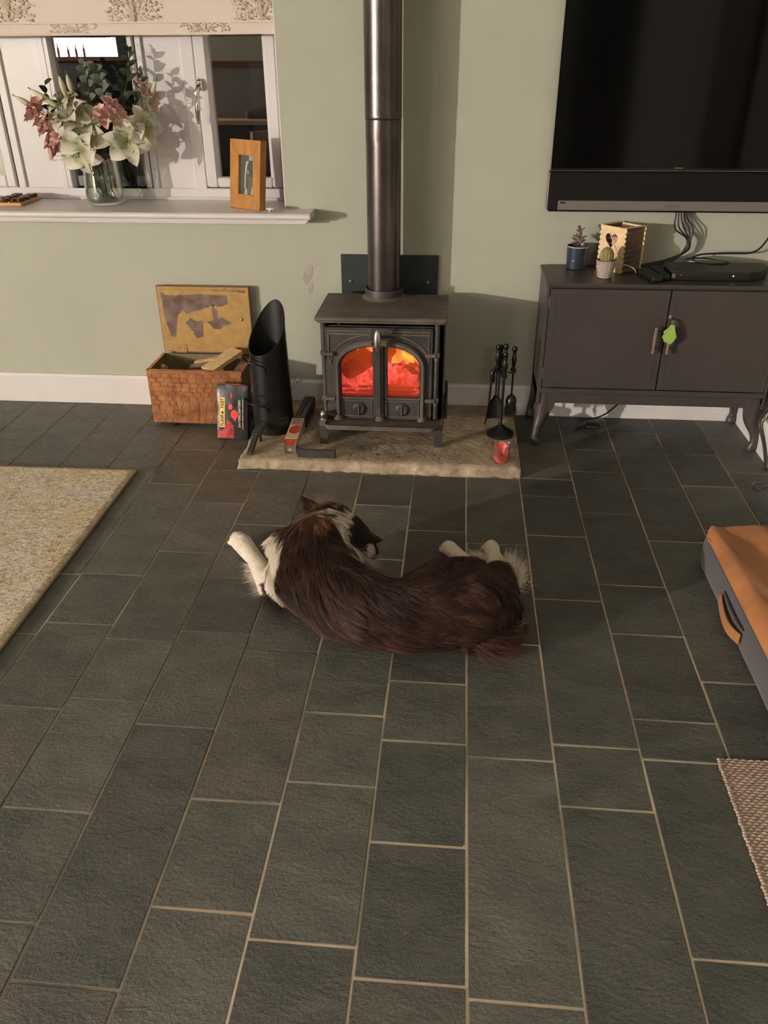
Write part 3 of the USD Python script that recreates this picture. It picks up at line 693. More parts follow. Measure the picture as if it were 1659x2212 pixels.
fx, fy = -.309, 3.475
fp = thing('flue_pipe', 'tall black flue pipe rising from the stove top', 'flue pipe', (fx, fy, .585))
obj('lower_section', lathe([(.0690, .600), (.0695, 1.195), (.0705, 1.205), (.0705, 1.275), (.0, 1.275)], (fx, fy, 0), 48), 'flue_black', fp, smooth=30)
obj('upper_section', lathe([(.0, 1.276), (.0705, 1.2765), (.0722, 1.280), (.0722, 1.287), (.0716, 1.291), (.0716, ZC)], (fx, fy, 0), 48), 'flue_black', fp, smooth=30)
obj('collar', lathe([(.0, .586), (.081, .586), (.0815, .622), (.0800, .626), (.0755, .626), (.0755, .61), (0, .61)], (fx, fy, 0), 48), 'iron', fp, smooth=30)
cem = lathe([(.078, .600), (.084, .594), (.092, .589), (.096, .5862)], (fx, fy, 0), 48); cem.vertices += (meshkit.noise(cem.vertices * 70, 3)[:, None] - .5) * [.006, .006, .002]
obj('cement_ring', cem, 'iron_dusty', fp, smooth=True)
bp = thing('wall_plate', 'dark slate plate screwed to the wall behind the flue', 'plate', (-.298, 3.62, .56))
obj('panel', bx(-.512, -.084, 3.612, 3.6295, .40, .730, .0015), 'slate_plate', bp)
for x, z in ((-.471, .617), (-.128, .616)): obj('screw', lathe([(0, .006), (.006, .0055), (.0085, .002), (.0085, 0)], (x, 3.612, z), 16, (0, -1, 0)), 'steel', bp, smooth=30)

# ================================================================ LEFT OF THE STOVE
# copper covered kindling chest
cx0, cx1, cy0, cy1, cz0, cz1 = -1.368, -.938, 3.360, 3.600, .018, .271
ch = thing('kindling_chest', 'open copper covered kindling chest with worn ochre lid', 'chest', ((cx0 + cx1) / 2, 3.48, 0))
t_ = .012
obj('body', cat(bx(cx0, cx0 + t_, cy0, cy1, cz0, cz1), bx(cx1 - t_, cx1, cy0, cy1, cz0, cz1), bx(cx0, cx1, cy0, cy0 + t_, cz0, cz1), bx(cx0, cx1, cy1 - t_, cy1, cz0, cz1), bx(cx0, cx1, cy0, cy1, cz0, cz0 + t_)), 'box_inside', ch)
fcp = obj('copper_front', bx(cx0 - .002, cx1 + .002, cy0 - .003, cy0 + .0005, cz0, cz1 - .006, .001), 'copper', ch, label='embossed copper front sheet')
obj('copper_side', cat(bx(cx0 - .003, cx0 + .0005, cy0, cy1, cz0, cz1 - .006, .001)), 'copper', ch)
obj('rim', cat(bx(cx0 - .004, cx1 + .004, cy0 - .005, cy0 + .012, cz1 - .007, cz1 + .001, .002), bx(cx0 - .004, cx0 + .012, cy0, cy1, cz1 - .007, cz1 + .001, .002), bx(cx1 - .012, cx1 + .004, cy0, cy1, cz1 - .007, cz1 + .001, .002)), 'copper', ch)
r = random.Random(12); nrow = 11; rh = (cz1 - .012 - cz0) / nrow
for i in range(nrow):
    x = cx0 - (0 if i % 2 else .018)
    while x < cx1 - .004:
        w = r.uniform(.030, .044); xa, xb = max(x, cx0) + .0011, min(x + w, cx1) - .0011
        if xb - xa > .007:
            za, zb = cz0 + i * rh + .0012, cz0 + (i + 1) * rh - .0012
            o_ = r.uniform(.0012, .0028); i_ = .0020
            yb_ = cy0 - .0028
            P = [(xa, yb_, za), (xb, yb_, za), (xb, yb_, zb), (xa, yb_, zb)] + [(xa + i_, yb_ - o_ - r.uniform(0, .0006), za + i_), (xb - i_, yb_ - o_ - r.uniform(0, .0006), za + i_), (xb - i_, yb_ - o_, zb - i_), (xa + i_, yb_ - o_ - r.uniform(0, .0006), zb - i_)]
            obj('embossed_brick', hull(P), 'copper', fcp)
        x += w
for x in (cx0 + .09, cx1 - .09):
    for y in (cy0 + .012, cy1 - .03): obj('castor', cat(lathe([(0, -.006), (.009, -.006), (.009, .006), (0, .006)], (x, y, .0092), 14, (1, 0, 0)), bx(x - .012, x + .012, y - .01, y + .01, .012, .0185)), 'black_metal', ch)
# lid leaning on the wall: panel, wood edge, flaking paint
lid = obj('lid', bx(-1.360, -.930, 3.590, 3.606, .279, .588, .002), 'oak_edge', ch)
LY = 3.5895
obj('lid_face', bx(-1.356, -.934, LY - .0006, LY + .001, .283, .584, .0006), 'paint_ochre', lid, label='ochre painted lid inside')
obj('lid_bead', cat(*[tube([(-1.345, LY - .001, .573), (-.945, LY - .001, .573)], .003, 8)]), 'paint_ochre', lid)


def patch(pts, s):
    """a flaked patch, outline roughened; pts in the lid's own 0..1 frame"""
    P = Polygon([(-1.356 + u * .422, .283 + v * .301) for u, v in pts]).buffer(.001)
    L = P.exterior; n = int(L.length / .004); Q = []
    rr_ = random.Random(s)
    for k in range(n):
        p = L.interpolate(k / n, normalized=True); Q.append((p.x + rr_.uniform(-.003, .003), p.y + rr_.uniform(-.003, .003)))
    return Polygon(Q).buffer(0)


pl = [[(.04, .92), (.10, .86), (.45, .89), (.76, .88), (.77, .76), (.70, .72), (.58, .72), (.45, .66), (.30, .60), (.27, .66), (.20, .58), (.17, .40), (.14, .22), (.09, .26), (.06, .45), (.05, .66)],
      [(.28, .46), (.33, .53), (.40, .48), (.47, .49), (.46, .36), (.45, .24), (.38, .22), (.33, .36)],
      [(.52, .48), (.60, .50), (.58, .66), (.60, .74), (.64, .64), (.63, .53), (.70, .54), (.79, .46), (.70, .42), (.66, .36), (.58, .38)],
      [(.60, .955), (.80, .95), (.97, .93), (.95, .965), (.75, .975)]]
obj('flaked_patch', cat(*[prism(patch(p, i), LY - .0010, LY - .0004, 'y') for i, p in enumerate(pl)]), 'bare_patch', lid, label='bare flaked patches')
obj('lock_stud', lathe([(0, .006), (.006, .005), (.009, 0)], (-.975, LY, .440), 14, (0, -1, 0)), 'brass', lid, smooth=30)
for x in (-1.275, -.985):
    hg = obj('hinge', cat(bx(x - .026, x + .026, LY - .0030, LY, .283, .316, .0008), tube([(x - .026, LY - .004, .281), (x + .026, LY - .004, .281)], .0036, 10)), 'paint_ochre', ch)
    for dx in (-.016, 0, .016): obj('screw', lathe([(0, .0015), (.003, .0010), (.0035, 0)], (x + dx, LY - .003, .303 + (.006 if dx == 0 else -.004)), 10, (0, -1, 0)), 'brass_dull', hg)
# kindling in the chest
ks_ = [((-1.335, 3.43, .21), (-1.315, 3.45, .262), .022, .030, 'grey_wood', 'short grey wood block at the left end of the chest'),
       ((-1.255, 3.395, .255), (-1.175, 3.375, .240), .018, .014, 'raw_wood', 'pale split stick with its end to the left'),
       ((-1.225, 3.45, .232), (-1.03, 3.40, .258), .014, .022, 'raw_wood', 'pale thin stick lying lengthwise at the front of the chest'),
       ((-1.20, 3.53, .252), (-1.08, 3.55, .272), .010, .022, 'raw_wood', 'pale stick furthest back in the chest'),
       ((-1.21, 3.49, .245), (-1.04, 3.51, .262), .010, .046, 'grey_wood', 'wide greyish slat lying across the middle of the chest'),
       ((-1.10, 3.39, .262), (-1.00, 3.55, .305), .020, .078, 'raw_wood', 'broad plank end propped across the right of the chest'),
       ((-.985, 3.40, .235), (-.962, 3.54, .262), .020, .03, 'grey_wood', 'dark rough stick at the right end of the chest')]
for a, b, th, w, m_, lab in ks_:
    a, b = np.array(a), np.array(b); ax = unit(b - a); ay = unit(np.cross([0, 0, 1], ax)); az = np.cross(ax, ay)
    k_ = obb((a + b) / 2, ax, ay, az, np.linalg.norm(b - a), w, th, .0015); k_.vertices += (meshkit.noise(k_.vertices * 40, 2)[:, None] - .5) * .004
    obj('kindling_stick', k_, m_, label=lab, category='kindling', group='kindling in the copper chest')
obj('kindling_pile', cat(*[obb((r.uniform(-1.28, -1.02), r.uniform(3.41, 3.55), r.uniform(.10, .19)), unit((1, r.uniform(-.4, .4), r.uniform(-.1, .1))), (0, 1, 0), (0, 0, 1), r.uniform(.12, .2), .03, .02) for _ in range(26)]), 'grey_wood', kind='stuff', label='heap of split kindling filling the bottom of the chest', category='kindling')

# pouch of firelighters leaning on the chest
BL, BR = np.array([-1.041, 3.240, .001]), np.array([-.902, 3.232, .001]); TLc = np.array([-1.032, 3.292, .236])
bu = unit(BR - BL); bv = unit(TLc - BL); bn = np.cross(bu, bv); BW, BH = .139, .241
if bn[1] > 0: bn = -bn
fp_ = lambda u, v, d=0.: BL + bu * BW * u + bv * BH * v + bn * d
fb = thing('firelighter_pack', 'black and red firelighter pack leaning on the copper chest', 'pack', tuple((BL + BR) / 2))
G = np.zeros((26, 18, 3)); 
for i, v in enumerate(np.linspace(0, 1, 26)):
    for j, u in enumerate(np.linspace(0, 1, 18)):
        G[i, j] = fp_(u, v, .006 * math.sin(math.pi * u) ** .5 * math.sin(math.pi * min(1, v + .04)) ** .5 + .0022 * (meshkit.noise(np.array([u * 4, v * 6, 1.]), 3) - .5))
front = sheet(G)
back = np.array([[fp_(u, v, -.045) for u in (0.01, .99)] for v in (.02, 1)])
ring_ = lambda g: np.vstack([g[0], g[1:-1, -1], g[-1][::-1], g[1:-1, 0][::-1]])
rg = ring_(G); k = len(rg); bk = rg - bn * .048 + np.array([0, 0, .0])
side = trimesh.Trimesh(np.vstack([rg, bk]), [f for i in range(k) for f in ([i, (i + 1) % k, k + (i + 1) % k], [i, k + (i + 1) % k, k + i])], process=False)
body_ = cat(front, side); body_.fix_normals()
body_.vertices[:, 2] = np.maximum(body_.vertices[:, 2], .0008)
obj('pouch', body_, 'bag_black', fb, smooth=35)


def onface(poly, d, m_, name, th=.0006, parent=None, **kw):
    """flat print on the pack's face: poly in 0..1 face units"""
    out = []
    for g in getattr(poly, 'geoms', [poly]):
        q = trimesh.creation.extrude_polygon(g, 1.0, engine='earcut'); q = q.subdivide() if len(q.faces) < 400 else q
        v = q.vertices; dd = np.array([.006 * math.sin(math.pi * min(max(a, 0), 1)) ** .5 * math.sin(math.pi * min(1, max(b, 0) + .04)) ** .5 for a, b, _ in v])
        q.vertices = BL + np.outer(v[:, 0] * BW, bu) + np.outer(v[:, 1] * BH, bv) + np.outer(dd + d + v[:, 2] * th, bn); out.append(q)
    return obj(name, cat(*out), m_, parent or fb, **kw)


redp = Polygon([(.02, .02), (.56, .02), (.57, .10), (.55, .26), (.46, .33), (.33, .38), (.30, .28), (.22, .18), (.03, .16)])
circ = lambda u, v, a, b: Polygon([(u + a * math.cos(t), v + b * math.sin(t)) for t in np.linspace(0, 2 * np.pi, 24)[:-1]])
onface(redp, .0012, 'bag_red', 'flame_print')
onface(unary_union([circ(.45, .605, .075, .055), circ(.58, .47, .12, .085), Polygon([(.50, .45), (.68, .42), (.60, .33)])]), .0018, 'bag_bright', 'coal_print')
onface(Polygon([(.43, .88), (.52, .86), (.50, .75), (.47, .76)]), .0014, 'bag_red', 'flame_print')
ly_ = sbox(.095, .222, .265, .772); lab_ = onface(ly_, .0016, 'label_yellow', 'title_label')


def lettering(text, hgt, u, v, m_, name, parent, d=.0030, bold=True, length=None):
    """text reading up the pack's face"""
    tm = meshkit.text_mesh(text, hgt, .0006, bold=bold)
    if length: tm.vertices[:, 0] *= length / (tm.vertices[:, 0].max() - tm.vertices[:, 0].min())
    w = tm.vertices
    dd = .006
    tm.vertices = fp_(u, v) + np.outer(w[:, 0], bv) - np.outer(w[:, 1], bu) + np.outer(w[:, 2] + d + dd * .80, bn)
    return obj(name, tm, m_, parent)


lettering('FLAME', .0145, .230, .245, 'ink_black', 'title_lettering', fb, length=.050, d=.0014)
lettering('FAST', .0145, .230, .575, 'ink_black', 'title_lettering', fb, length=.042, d=.0014)
onface(Polygon([(.15, .49), (.20, .465), (.225, .49), (.20, .525), (.15, .505)]), .0030, 'ink_black', 'flame_mark')
lettering('24', .0095, .78, .225, 'print_yellow', 'count_lettering', fb, length=.020, d=.0014)
lettering('FIRELIGHTERS', .0095, .775, .325, 'white_print', 'name_lettering', fb, length=.098, d=.0014)
for va, vb in ((.20, .33), (.345, .47), (.485, .585), (.60, .765)): onface(sbox(.845, va, .865, vb), .0016, 'print_yellow', 'small_print')
tp = lambda u, w, d=.001: fp_(u, 1.0, -.048 * w) + np.array([0, 0, d])
def topquad(u0, u1, w0, w1, m_, name, d=.0012):
    a = [tp(u0, w0, d), tp(u1, w0, d), tp(u1, w1, d), tp(u0, w1, d)]; b = [p - [0, 0, .0014] for p in a]
    obj(name, hull(np.vstack([a, b])), m_, fb)
topquad(0, 1, 0.02, .99, 'bag_black', 'top_flap', .0010)
topquad(.24, .90, .05, .75, 'bag_red', 'top_print', .0016)
topquad(.28, .70, .15, .62, 'label_yellow', 'top_label', .0022)
tm = meshkit.text_mesh('FLAME & FAST', .008, .0005, True); tm.vertices[:, 0] *= .052 / tm.vertices[:, 0].max()
tw = tm.vertices; tm.vertices = tp(.30, .25, .0024) + np.outer(tw[:, 0], bu) - np.outer(tw[:, 1], bn) + np.outer(tw[:, 2], [0, 0, 1]); obj('top_lettering', tm, 'ink_black', fb)

# coal scuttle: tapering tube with slanting mouth
kx, ky = -.788, 3.278
sc = thing('coal_scuttle', 'tall black slant mouthed coal scuttle on the hearth corner', 'coal scuttle', (kx, ky, HZ))
na, nh = 64, 40
def scuttle(rad_off, zlow):
    P = np.zeros((nh, na + 1, 3))
    for j in range(na + 1):
        a = 2 * np.pi * j / na
        d = math.cos(a - math.radians(62))
        zt = .482 + .100 * d + .022 * d * d - .006
        for i in range(nh):
            z = zlow + (zt - zlow) * (i / (nh - 1)); q = (z - HZ) / .53
            rr_ = .0905 - .014 * q + rad_off
            P[i, j] = (kx + rr_ * math.cos(a), ky + rr_ * math.sin(a), z)
    return P
po, pi_ = scuttle(0, HZ), scuttle(-.0022, HZ + .003)
sk = sheet(po); sk.invert() if False else None
obj('shell', cat(sheet(po), lathe([(0, HZ + .001), (.0905, HZ + .001)], (kx, ky, 0), 64)), 'black_metal', sc, smooth=40)
obj('lining', sheet(pi_), 'black_inner', sc, smooth=True)
obj('rim', tube((po[-1] + pi_[-1])[:-1].tolist() / np.array(2.) if False else ((po[-1] + pi_[-1]) / 2), .0027, 8, caps=False), 'black_metal', sc, smooth=True)
for z in (.226, .184, .109, .076):
    q = (z - HZ) / .53; obj('band', lathe([(.0905 - .014 * q, -.0022), (.0930 - .014 * q, 0), (.0905 - .014 * q, .0022)], (kx, ky, z), 64), 'black_metal', sc, smooth=40)
for z in (.372, .190):
    q = (z - HZ) / .53; R_ = .0905 - .014 * q
    pt = lambda deg, rr_, zz: (kx + rr_ * math.cos(math.radians(deg)), ky + rr_ * math.sin(math.radians(deg)), zz)
    hd = obj('handle', tube([pt(196, R_, z - .045), pt(200, R_ + .004, z - .025), pt(206, R_ + .028, z + .008), pt(218, R_ + .046, z + .016), pt(240, R_ + .048, z + .012), pt(258, R_ + .040, z + .006), pt(268, R_ + .016, z - .012), pt(270, R_ + .003, z - .030), pt(270, R_, z - .056)], .0034, 8, sub=5), 'black_metal', sc, smooth=True)

# loose irons on the hearth
iv = thing('stove_lever', 'cranked cast iron lever resting at the hearth left edge', 'lever', (-.825, 3.08, HZ))
def bar(pts, w, h):
    """flat bar following points: hull per span, joined"""
    out = []
    for a, b in zip(pts[:-1], pts[1:]):
        a, b = np.array(a), np.array(b); ax = unit(b - a); ay = unit(np.cross([0, 0, 1], ax)); az = np.cross(ax, ay)
        out.append(obb((a + b) / 2, ax, ay, az, np.linalg.norm(b - a) + h * .6, w, h, .002))
    return cat(*out)
obj('arm', bar([(-.830, 2.985, HZ + .009), (-.832, 3.02, HZ + .012), (-.826, 3.10, HZ + .045)], .024, .014), 'iron', iv)
obj('end_plate', bar([(-.826, 3.10, HZ + .045), (-.818, 3.165, HZ + .058)], .040, .010), 'iron', iv)
obj('foot', bar([(-.815, 3.125, HZ + .003), (-.822, 3.13, HZ + .046)], .016, .010), 'iron', iv)
ib = thing('iron_bar', 'flat dark iron bar on edge along the hearth front', 'bar', (-.55, 2.99, HZ))
obj('bar', bx(-.630, -.474, 2.983, 2.999, HZ + .001, HZ + .034, .002), 'iron', ib)
obj('lipped_end', bx(-.480, -.472, 2.981, 3.002, HZ + .001, HZ + .037, .002), 'iron', ib)
ht = thing('hand_tool', 'hand tool with black grip, red and cream shaft and metal end', 'tool', (-.67, 3.25, HZ))
obj('grip', hull(np.vstack([sph((x, y, z), .012, 1).vertices for x in (-.678, -.648) for (y, z) in ((3.25, HZ + .025), (3.25, HZ + .055), (3.50, HZ + .016), (3.50, HZ + .052))])), 'rubber_grip', ht, smooth=40)
obj('grip_ridge', obb((-.664, 3.38, HZ + .066), unit((0.01, .25, -.003)), (1, 0, 0), (0, 0, 1), .22, .006, .006), 'rubber_grip', ht)
obj('shaft', hull([(x, y, z) for x in (-.694, -.640) for y, z in ((3.06, HZ + .020), (3.06, HZ + .050), (3.235, HZ + .020), (3.235, HZ + .068))]), 'cream_paint', ht, label='cream painted shaft')
top_ = lambda x, y: (x, y, HZ + .050 + (y - 3.06) / .175 * .018 + .0008)
obj('red_patch', hull([np.array(top_(x, y)) + [0, 0, d] for d in (-.002, .0006) for x, y in ((-.688, 3.12), (-.678, 3.10), (-.656, 3.098), (-.645, 3.115), (-.645, 3.165), (-.665, 3.172), (-.685, 3.15))]), 'red_paint', ht)
obj('tan_strip', hull([np.array(top_(x, y)) + [0, 0, d] for d in (-.002, .0004) for x, y in ((-.690, 3.175), (-.644, 3.175), (-.644, 3.23), (-.690, 3.23))]), 'tan_bar', ht)
obj('red_end', hull([(x, y, z) for x in (-.692, -.642) for y, z in ((3.030, HZ + .030), (3.058, HZ + .022), (3.030, HZ + .036), (3.058, HZ + .048))]), 'red_paint', ht)
obj('metal_end', cat(hull([(x, y, z) for x in (-.692, -.686) for y, z in ((3.012, HZ + .001), (3.012, HZ + .03), (3.055, HZ + .045), (3.06, HZ + .012))]), hull([(x, y, z) for x in (-.646, -.640) for y, z in ((3.012, HZ + .001), (3.012, HZ + .034), (3.055, HZ + .052), (3.06, HZ + .012))]), bx(-.690, -.642, 3.018, 3.024, HZ + .004, HZ + .033), bx(-.690, -.642, 3.016, 3.032, HZ + .028, HZ + .034)), 'steel', ht)
obj('square_hole', bx(-.671, -.661, 3.0165, 3.0185, HZ + .012, HZ + .022, .0008), 'cream_paint', ht)

# ================================================================ RIGHT OF THE STOVE
tx, ty = .213, 3.280
cs = thing('fire_tool_stand', 'black fire tool stand with domed foot on the hearth', 'stand', (tx, ty, HZ))
obj('domed_foot', lathe([(0, .0), (.060, .0), (.062, .006), (.058, .012), (.044, .020), (.028, .030), (.018, .040), (.010, .046), (0, .048)], (tx, ty, HZ), 32), 'black_metal', cs, smooth=35)
obj('pole', tube([(tx, ty, HZ + .04), (tx, ty, .350)], .0055, 12), 'black_metal', cs, smooth=True)
hp_ = [(0, 0), (.010, .001), (.012, .006), (.008, .012), (.006, .016), (.009, .035), (.0105, .050), (.008, .066), (.0055, .074), (.0075, .078), (.0075, .082), (.006, .085), (.010, .090), (.0122, .098), (.010, .106), (.005, .110), (0, .111)]
obj('pole_handle', lathe(hp_, (tx, ty, .342), 20), 'black_metal', cs, smooth=35)
for dx, dy in ((-.040, -.012), (.038, -.012), (-.020, -.036), (.012, .036)):
    obj('hook', tube([(tx, ty, .338), (tx + dx * .6, ty + dy * .6, .330), (tx + dx, ty + dy, .334), (tx + dx * 1.1, ty + dy * 1.1, .346)], .0028, 8, sub=4), 'black_metal', cs, smooth=True)


def fire_tool(name, label, dx, dy, ztop, zbot, head):
    x, y = tx + dx, ty + dy
    t = thing(name, label, 'fire tool', (x, y, zbot))
    obj('handle', lathe([(a, b * .92) for a, b in hp_], (x, y, ztop - .102), 20), 'black_metal', t, smooth=35)
    obj('ring', tube([(x + .010 * math.cos(a), y + .010 * math.sin(a), ztop - .106 + .004 * math.sin(2 * a)) for a in np.linspace(0, 2 * np.pi, 13)], .0026, 6, caps=False), 'black_metal', t, smooth=True)
    obj('rod', tube([(x, y, ztop - .10), (x, y, zbot)], .0040, 10), 'black_metal', t, smooth=True)
    head(t, x, y, zbot)


def shovel_head(t, x, y, z):
    P = [(-.012, .0), (-.026, -.020), (-.034, -.055), (-.036, -.100), (.036, -.100), (.034, -.055), (.026, -.020), (.012, 0)]
    G = np.array([[(x + a * w, y - .004 + .010 * (w * w) * (1 if True else 0) - (.012 * k), z + b) for w in np.linspace(-1, 1, 9)] for k, (a, b) in enumerate([(.012, .004), (.026, -.018), (.033, -.050), (.035, -.078), (.035, -.100)])])
    G[:, :, 1] = y - .006 + (np.linspace(-1, 1, 9)[None] ** 2) * -.014
    obj('blade', thick(sheet(G), .0025), 'black_metal', t, smooth=30)


def brush_head(t, x, y, z):
    obj('ferrule', lathe([(0, .006), (.010, .004), (.020, -.008), (.0235, -.022), (.0235, -.034), (0, -.034)], (x, y, z), 20), 'black_metal', t, smooth=30)
    rb = np.random.default_rng(3); n = 380; a = rb.uniform(0, 2 * np.pi, n); q = np.sqrt(rb.uniform(0, 1, n)) * .021
    pts = []
    for aa, qq in zip(a, q):
        x0, y0 = x + qq * math.cos(aa), y + qq * math.sin(aa); f = 1.25
        pts += [(x0, y0, z - .03), (x + qq * f * math.cos(aa), y + qq * f * math.sin(aa), z - .062), (x + qq * f * math.cos(aa) + rb.normal(0, .002), y + qq * f * math.sin(aa), z - .094 + rb.normal(0, .004))]
    hair('bristles', np.array(pts).reshape(n, 3, 3), .0009, np.tile([[.012, .011, .010]], (n, 1)), t)


def poker_head(t, x, y, z):
    obj('point', tube([(x, y, z + .002), (x + .001, y, z - .018), (x + .003, y - .003, z - .036)], [.0045, .004, .0008], 10), 'black_metal', t, smooth=True)
    obj('barb', tube([(x, y, z + .01), (x - .010, y - .002, z - .004), (x - .013, y - .003, z + .008)], [.004, .003, .001], 8, sub=3), 'black_metal', t, smooth=True)


def tongs_head(t, x, y, z):
    obj('leg', tube([(x, y, z + .15), (x - .012, y, z + .155), (x - .026, y, z + .150), (x - .030, y, z + .125), (x - .031, y, z + .10)], [.005, .006, .009, .012, .009], 10, sub=4), 'black_metal', t, smooth=True)
    obj('leg', tube([(x - .030, y, z + .12), (x - .037, y, z + .02), (x - .046, y, z - .075), (x - .052, y, z - .10)], [.005, .0045, .004, .002], 10, sub=3), 'black_metal', t, smooth=True)


def hair(name, P, width, col, parent, tip=.25, label=None):
    """curves (n, k, 3) as one BasisCurves prim; width at the root, col per strand or per strand point"""
    n, k = P.shape[:2]; p = numbered(parent, name)
    c = UsdGeom.BasisCurves.Define(stage, p)
    c.CreateTypeAttr('linear'); c.CreateWrapAttr('nonperiodic')
    c.CreatePointsAttr(Vt.Vec3fArray.FromNumpy((P - LOC[parent]).reshape(-1, 3).astype(np.float32)))
    c.CreateCurveVertexCountsAttr(Vt.IntArray.FromNumpy(np.full(n, k, np.int32)))
    w = np.broadcast_to(np.asarray(width, float), (n,))[:, None] * np.linspace(1, tip, k)[None]
    c.CreateWidthsAttr(Vt.FloatArray.FromNumpy(w.ravel().astype(np.float32))); c.SetWidthsInterpolation('vertex')
    UsdGeom.PrimvarsAPI(c).CreatePrimvar('tint', Sdf.ValueTypeNames.Color3fArray, 'uniform').Set(Vt.Vec3fArray.FromNumpy(np.asarray(col, np.float32)))
    UsdShade.MaterialBindingAPI.Apply(c.GetPrim()).Bind(M['hair_tint'])
    keys(c.GetPrim(), label=label)
    return p


fire_tool('fire_shovel', 'black fire shovel hanging at the left of the tool stand', -.030, .004, .447, .222, shovel_head)
fire_tool('hearth_brush', 'black hearth brush hanging at the right of the tool stand', .036, -.006, .444, .228, brush_head)
fire_tool('fire_poker', 'black poker hanging at the front of the tool stand', -.002, -.040, .430, .120, poker_head)
fire_tool('fire_tongs', 'black fire tongs with bent leg behind the shovel', -.018, .026, .440, .175, tongs_head)

cd = thing('candle_glass', 'small glass cup holding red wax at the hearth right corner', 'candle', (.205, 3.015, HZ))
cc = (.205, 3.015, HZ)
obj('cup', lathe([(0, .001), (.030, .001), (.033, .004), (.0345, .03), (.037, .060), (.0405, .076), (.0392, .076), (.0357, .060), (.0332, .03), (.0315, .008), (0, .007)], cc, 40), 'clear_glass', cd, smooth=35)
wx = lathe([(0, .0085), (.029, .0085), (.0318, .018), (.0325, .030), (.0310, .046), (.026, .040), (.018, .028), (.010, .022), (0, .020)], cc, 40); wv = wx.vertices
hi = wv[:, 2] > HZ + .028; wv[hi, 2] += (wv[hi, 1] - 3.015) * .85
wx.vertices = wv
obj('wax', wx, 'red_wax', cd, smooth=40, label='hollowed red wax')

# ---- cabinet
CX0, CX1, CY0, CY1, CT = .357, 1.298, 3.285, 3.608, .702
cb = thing('tv_cabinet', 'dark brown painted two door cabinet on cabriole legs', 'cabinet', ((CX0 + CX1) / 2, 3.44, 0))
obj('carcass', cat(bx(CX0 + .004, CX0 + .022, CY0 + .004, CY1, .19, CT - .012), bx(CX1 - .022, CX1 - .004, CY0 + .004, CY1, .19, CT - .012), bx(CX0 + .004, CX1 - .004, CY1 - .01, CY1, .19, CT - .012), bx(CX0 + .004, CX1 - .004, CY0 + .018, CY1, .19, .24), bx(CX0 + .004, CX1 - .004, CY0, CY0 + .02, .682, CT - .012)), 'cabinet_paint', cb)
obj('top', bx(CX0 - .002, CX1 + .002, CY0 - .006, CY1, CT - .014, CT, .003), 'cabinet_paint', cb)
obj('stile', bx(CX0 + .003, .372, CY0 - .001, CY0 + .02, .19, CT - .012), 'cabinet_paint', cb); obj('stile', bx(1.285, CX1 - .003, CY0 - .001, CY0 + .02, .19, CT - .012), 'cabinet_paint', cb)
obj('apron', cat(bx(.40, 1.255, CY0 + .002, CY0 + .02, .195, .252), bx(CX0 + .01, CX1 - .01, CY0 - .003, CY0 + .01, .238, .262, .003)), 'cabinet_paint', cb)
for nm, x0, x1 in (('l', .374, .8415), ('r', .8465, 1.283)):
    d = obj('door', bx(x0, x1, CY0 - .002, CY0 + .016, .266, .680, .0015), 'cabinet_paint', cb)
    obj('panel_bead', prism(sbox(x0 + .022, .290, x1 - .022, .656).difference(sbox(x0 + .024, .292, x1 - .024, .654)), CY0 - .003, CY0 - .001, 'y'), 'cabinet_paint', d)
    hx = .800 if nm == 'l' else .856
    hh = obj('pull', bx(hx - .0055, hx + .0055, CY0 - .034, CY0 - .026, .430, .538, .0015), 'brass_dull', d, label='brushed bar pull')
    for z in (.45, .518): obj('pull_post', tube([(hx, CY0 - .03, z), (hx, CY0 - .001, z)], .004, 8), 'black_metal', hh)
    if nm == 'l':
        for z in (.625, .33): obj('hinge', bx(x0 - .003, x0 + .0005, CY0 - .004, CY0 + .004, z - .023, z + .023, .001), 'steel', d)
        obj('stop_bead', bx(x1 + .0005, x1 + .0018, CY0 + .001, CY0 + .012, .27, .678, .0004), 'black_matte', d)
        obj('screw_hole', lathe([(0, .001), (.003, .001), (.003, 0)], (.808, CY0 - .002, .573), 10, (0, -1, 0)), 'dark_gap', d)
    else:
        obj('keyhole_plate', lathe([(0, .002), (.007, .001), (.007, 0)], (.852, CY0 - .002, .576), 12, (0, -1, 0)), 'steel', d)
for sx, x in ((1, CX0 + .024), (-1, CX1 - .024)):
    for sy, y in ((-1, CY0 + .022), (1, CY1 - .035)):
        gx, gy = CX0 - .002 if sx > 0 else CX1 + .002, CY0 - .004 if sy < 0 else CY1 + .004
        prof = [(.262, .036, .032), (.215, .037, .034), (.180, .037, .035), (.145, .034, .033), (.112, .026, .026), (.085, .017, .0185), (.060, .012, .0148), (.038, .010, .0158), (.018, .013, .0215), (.008, .014, .0225), (.0006, .014, .0195)]
        lg_ = tube([(gx + sx * o, gy - sy * o, z) for z, o, r_ in prof], [r_ for z, o, r_ in prof], 18, sub=4)
        ear_ = prism(Polygon([(gx + sx * a, b) for a, b in ((.03, .258), (.03, .150), (.055, .150), (.072, .166), (.080, .186), (.082, .258))]), CY0 + .0006 if sy < 0 else CY1 - .04, CY0 + .0225 if sy < 0 else CY1 - .02, 'y')
        L_ = obj('leg', lg_, 'cabinet_paint', cb, smooth=50)
        obj('knee_bracket', ear_, 'cabinet_paint', L_)
        obj('leg_block', bx(x - .020, x + .022, y - .018, y + .022, .21, .275, .003), 'cabinet_paint', L_)

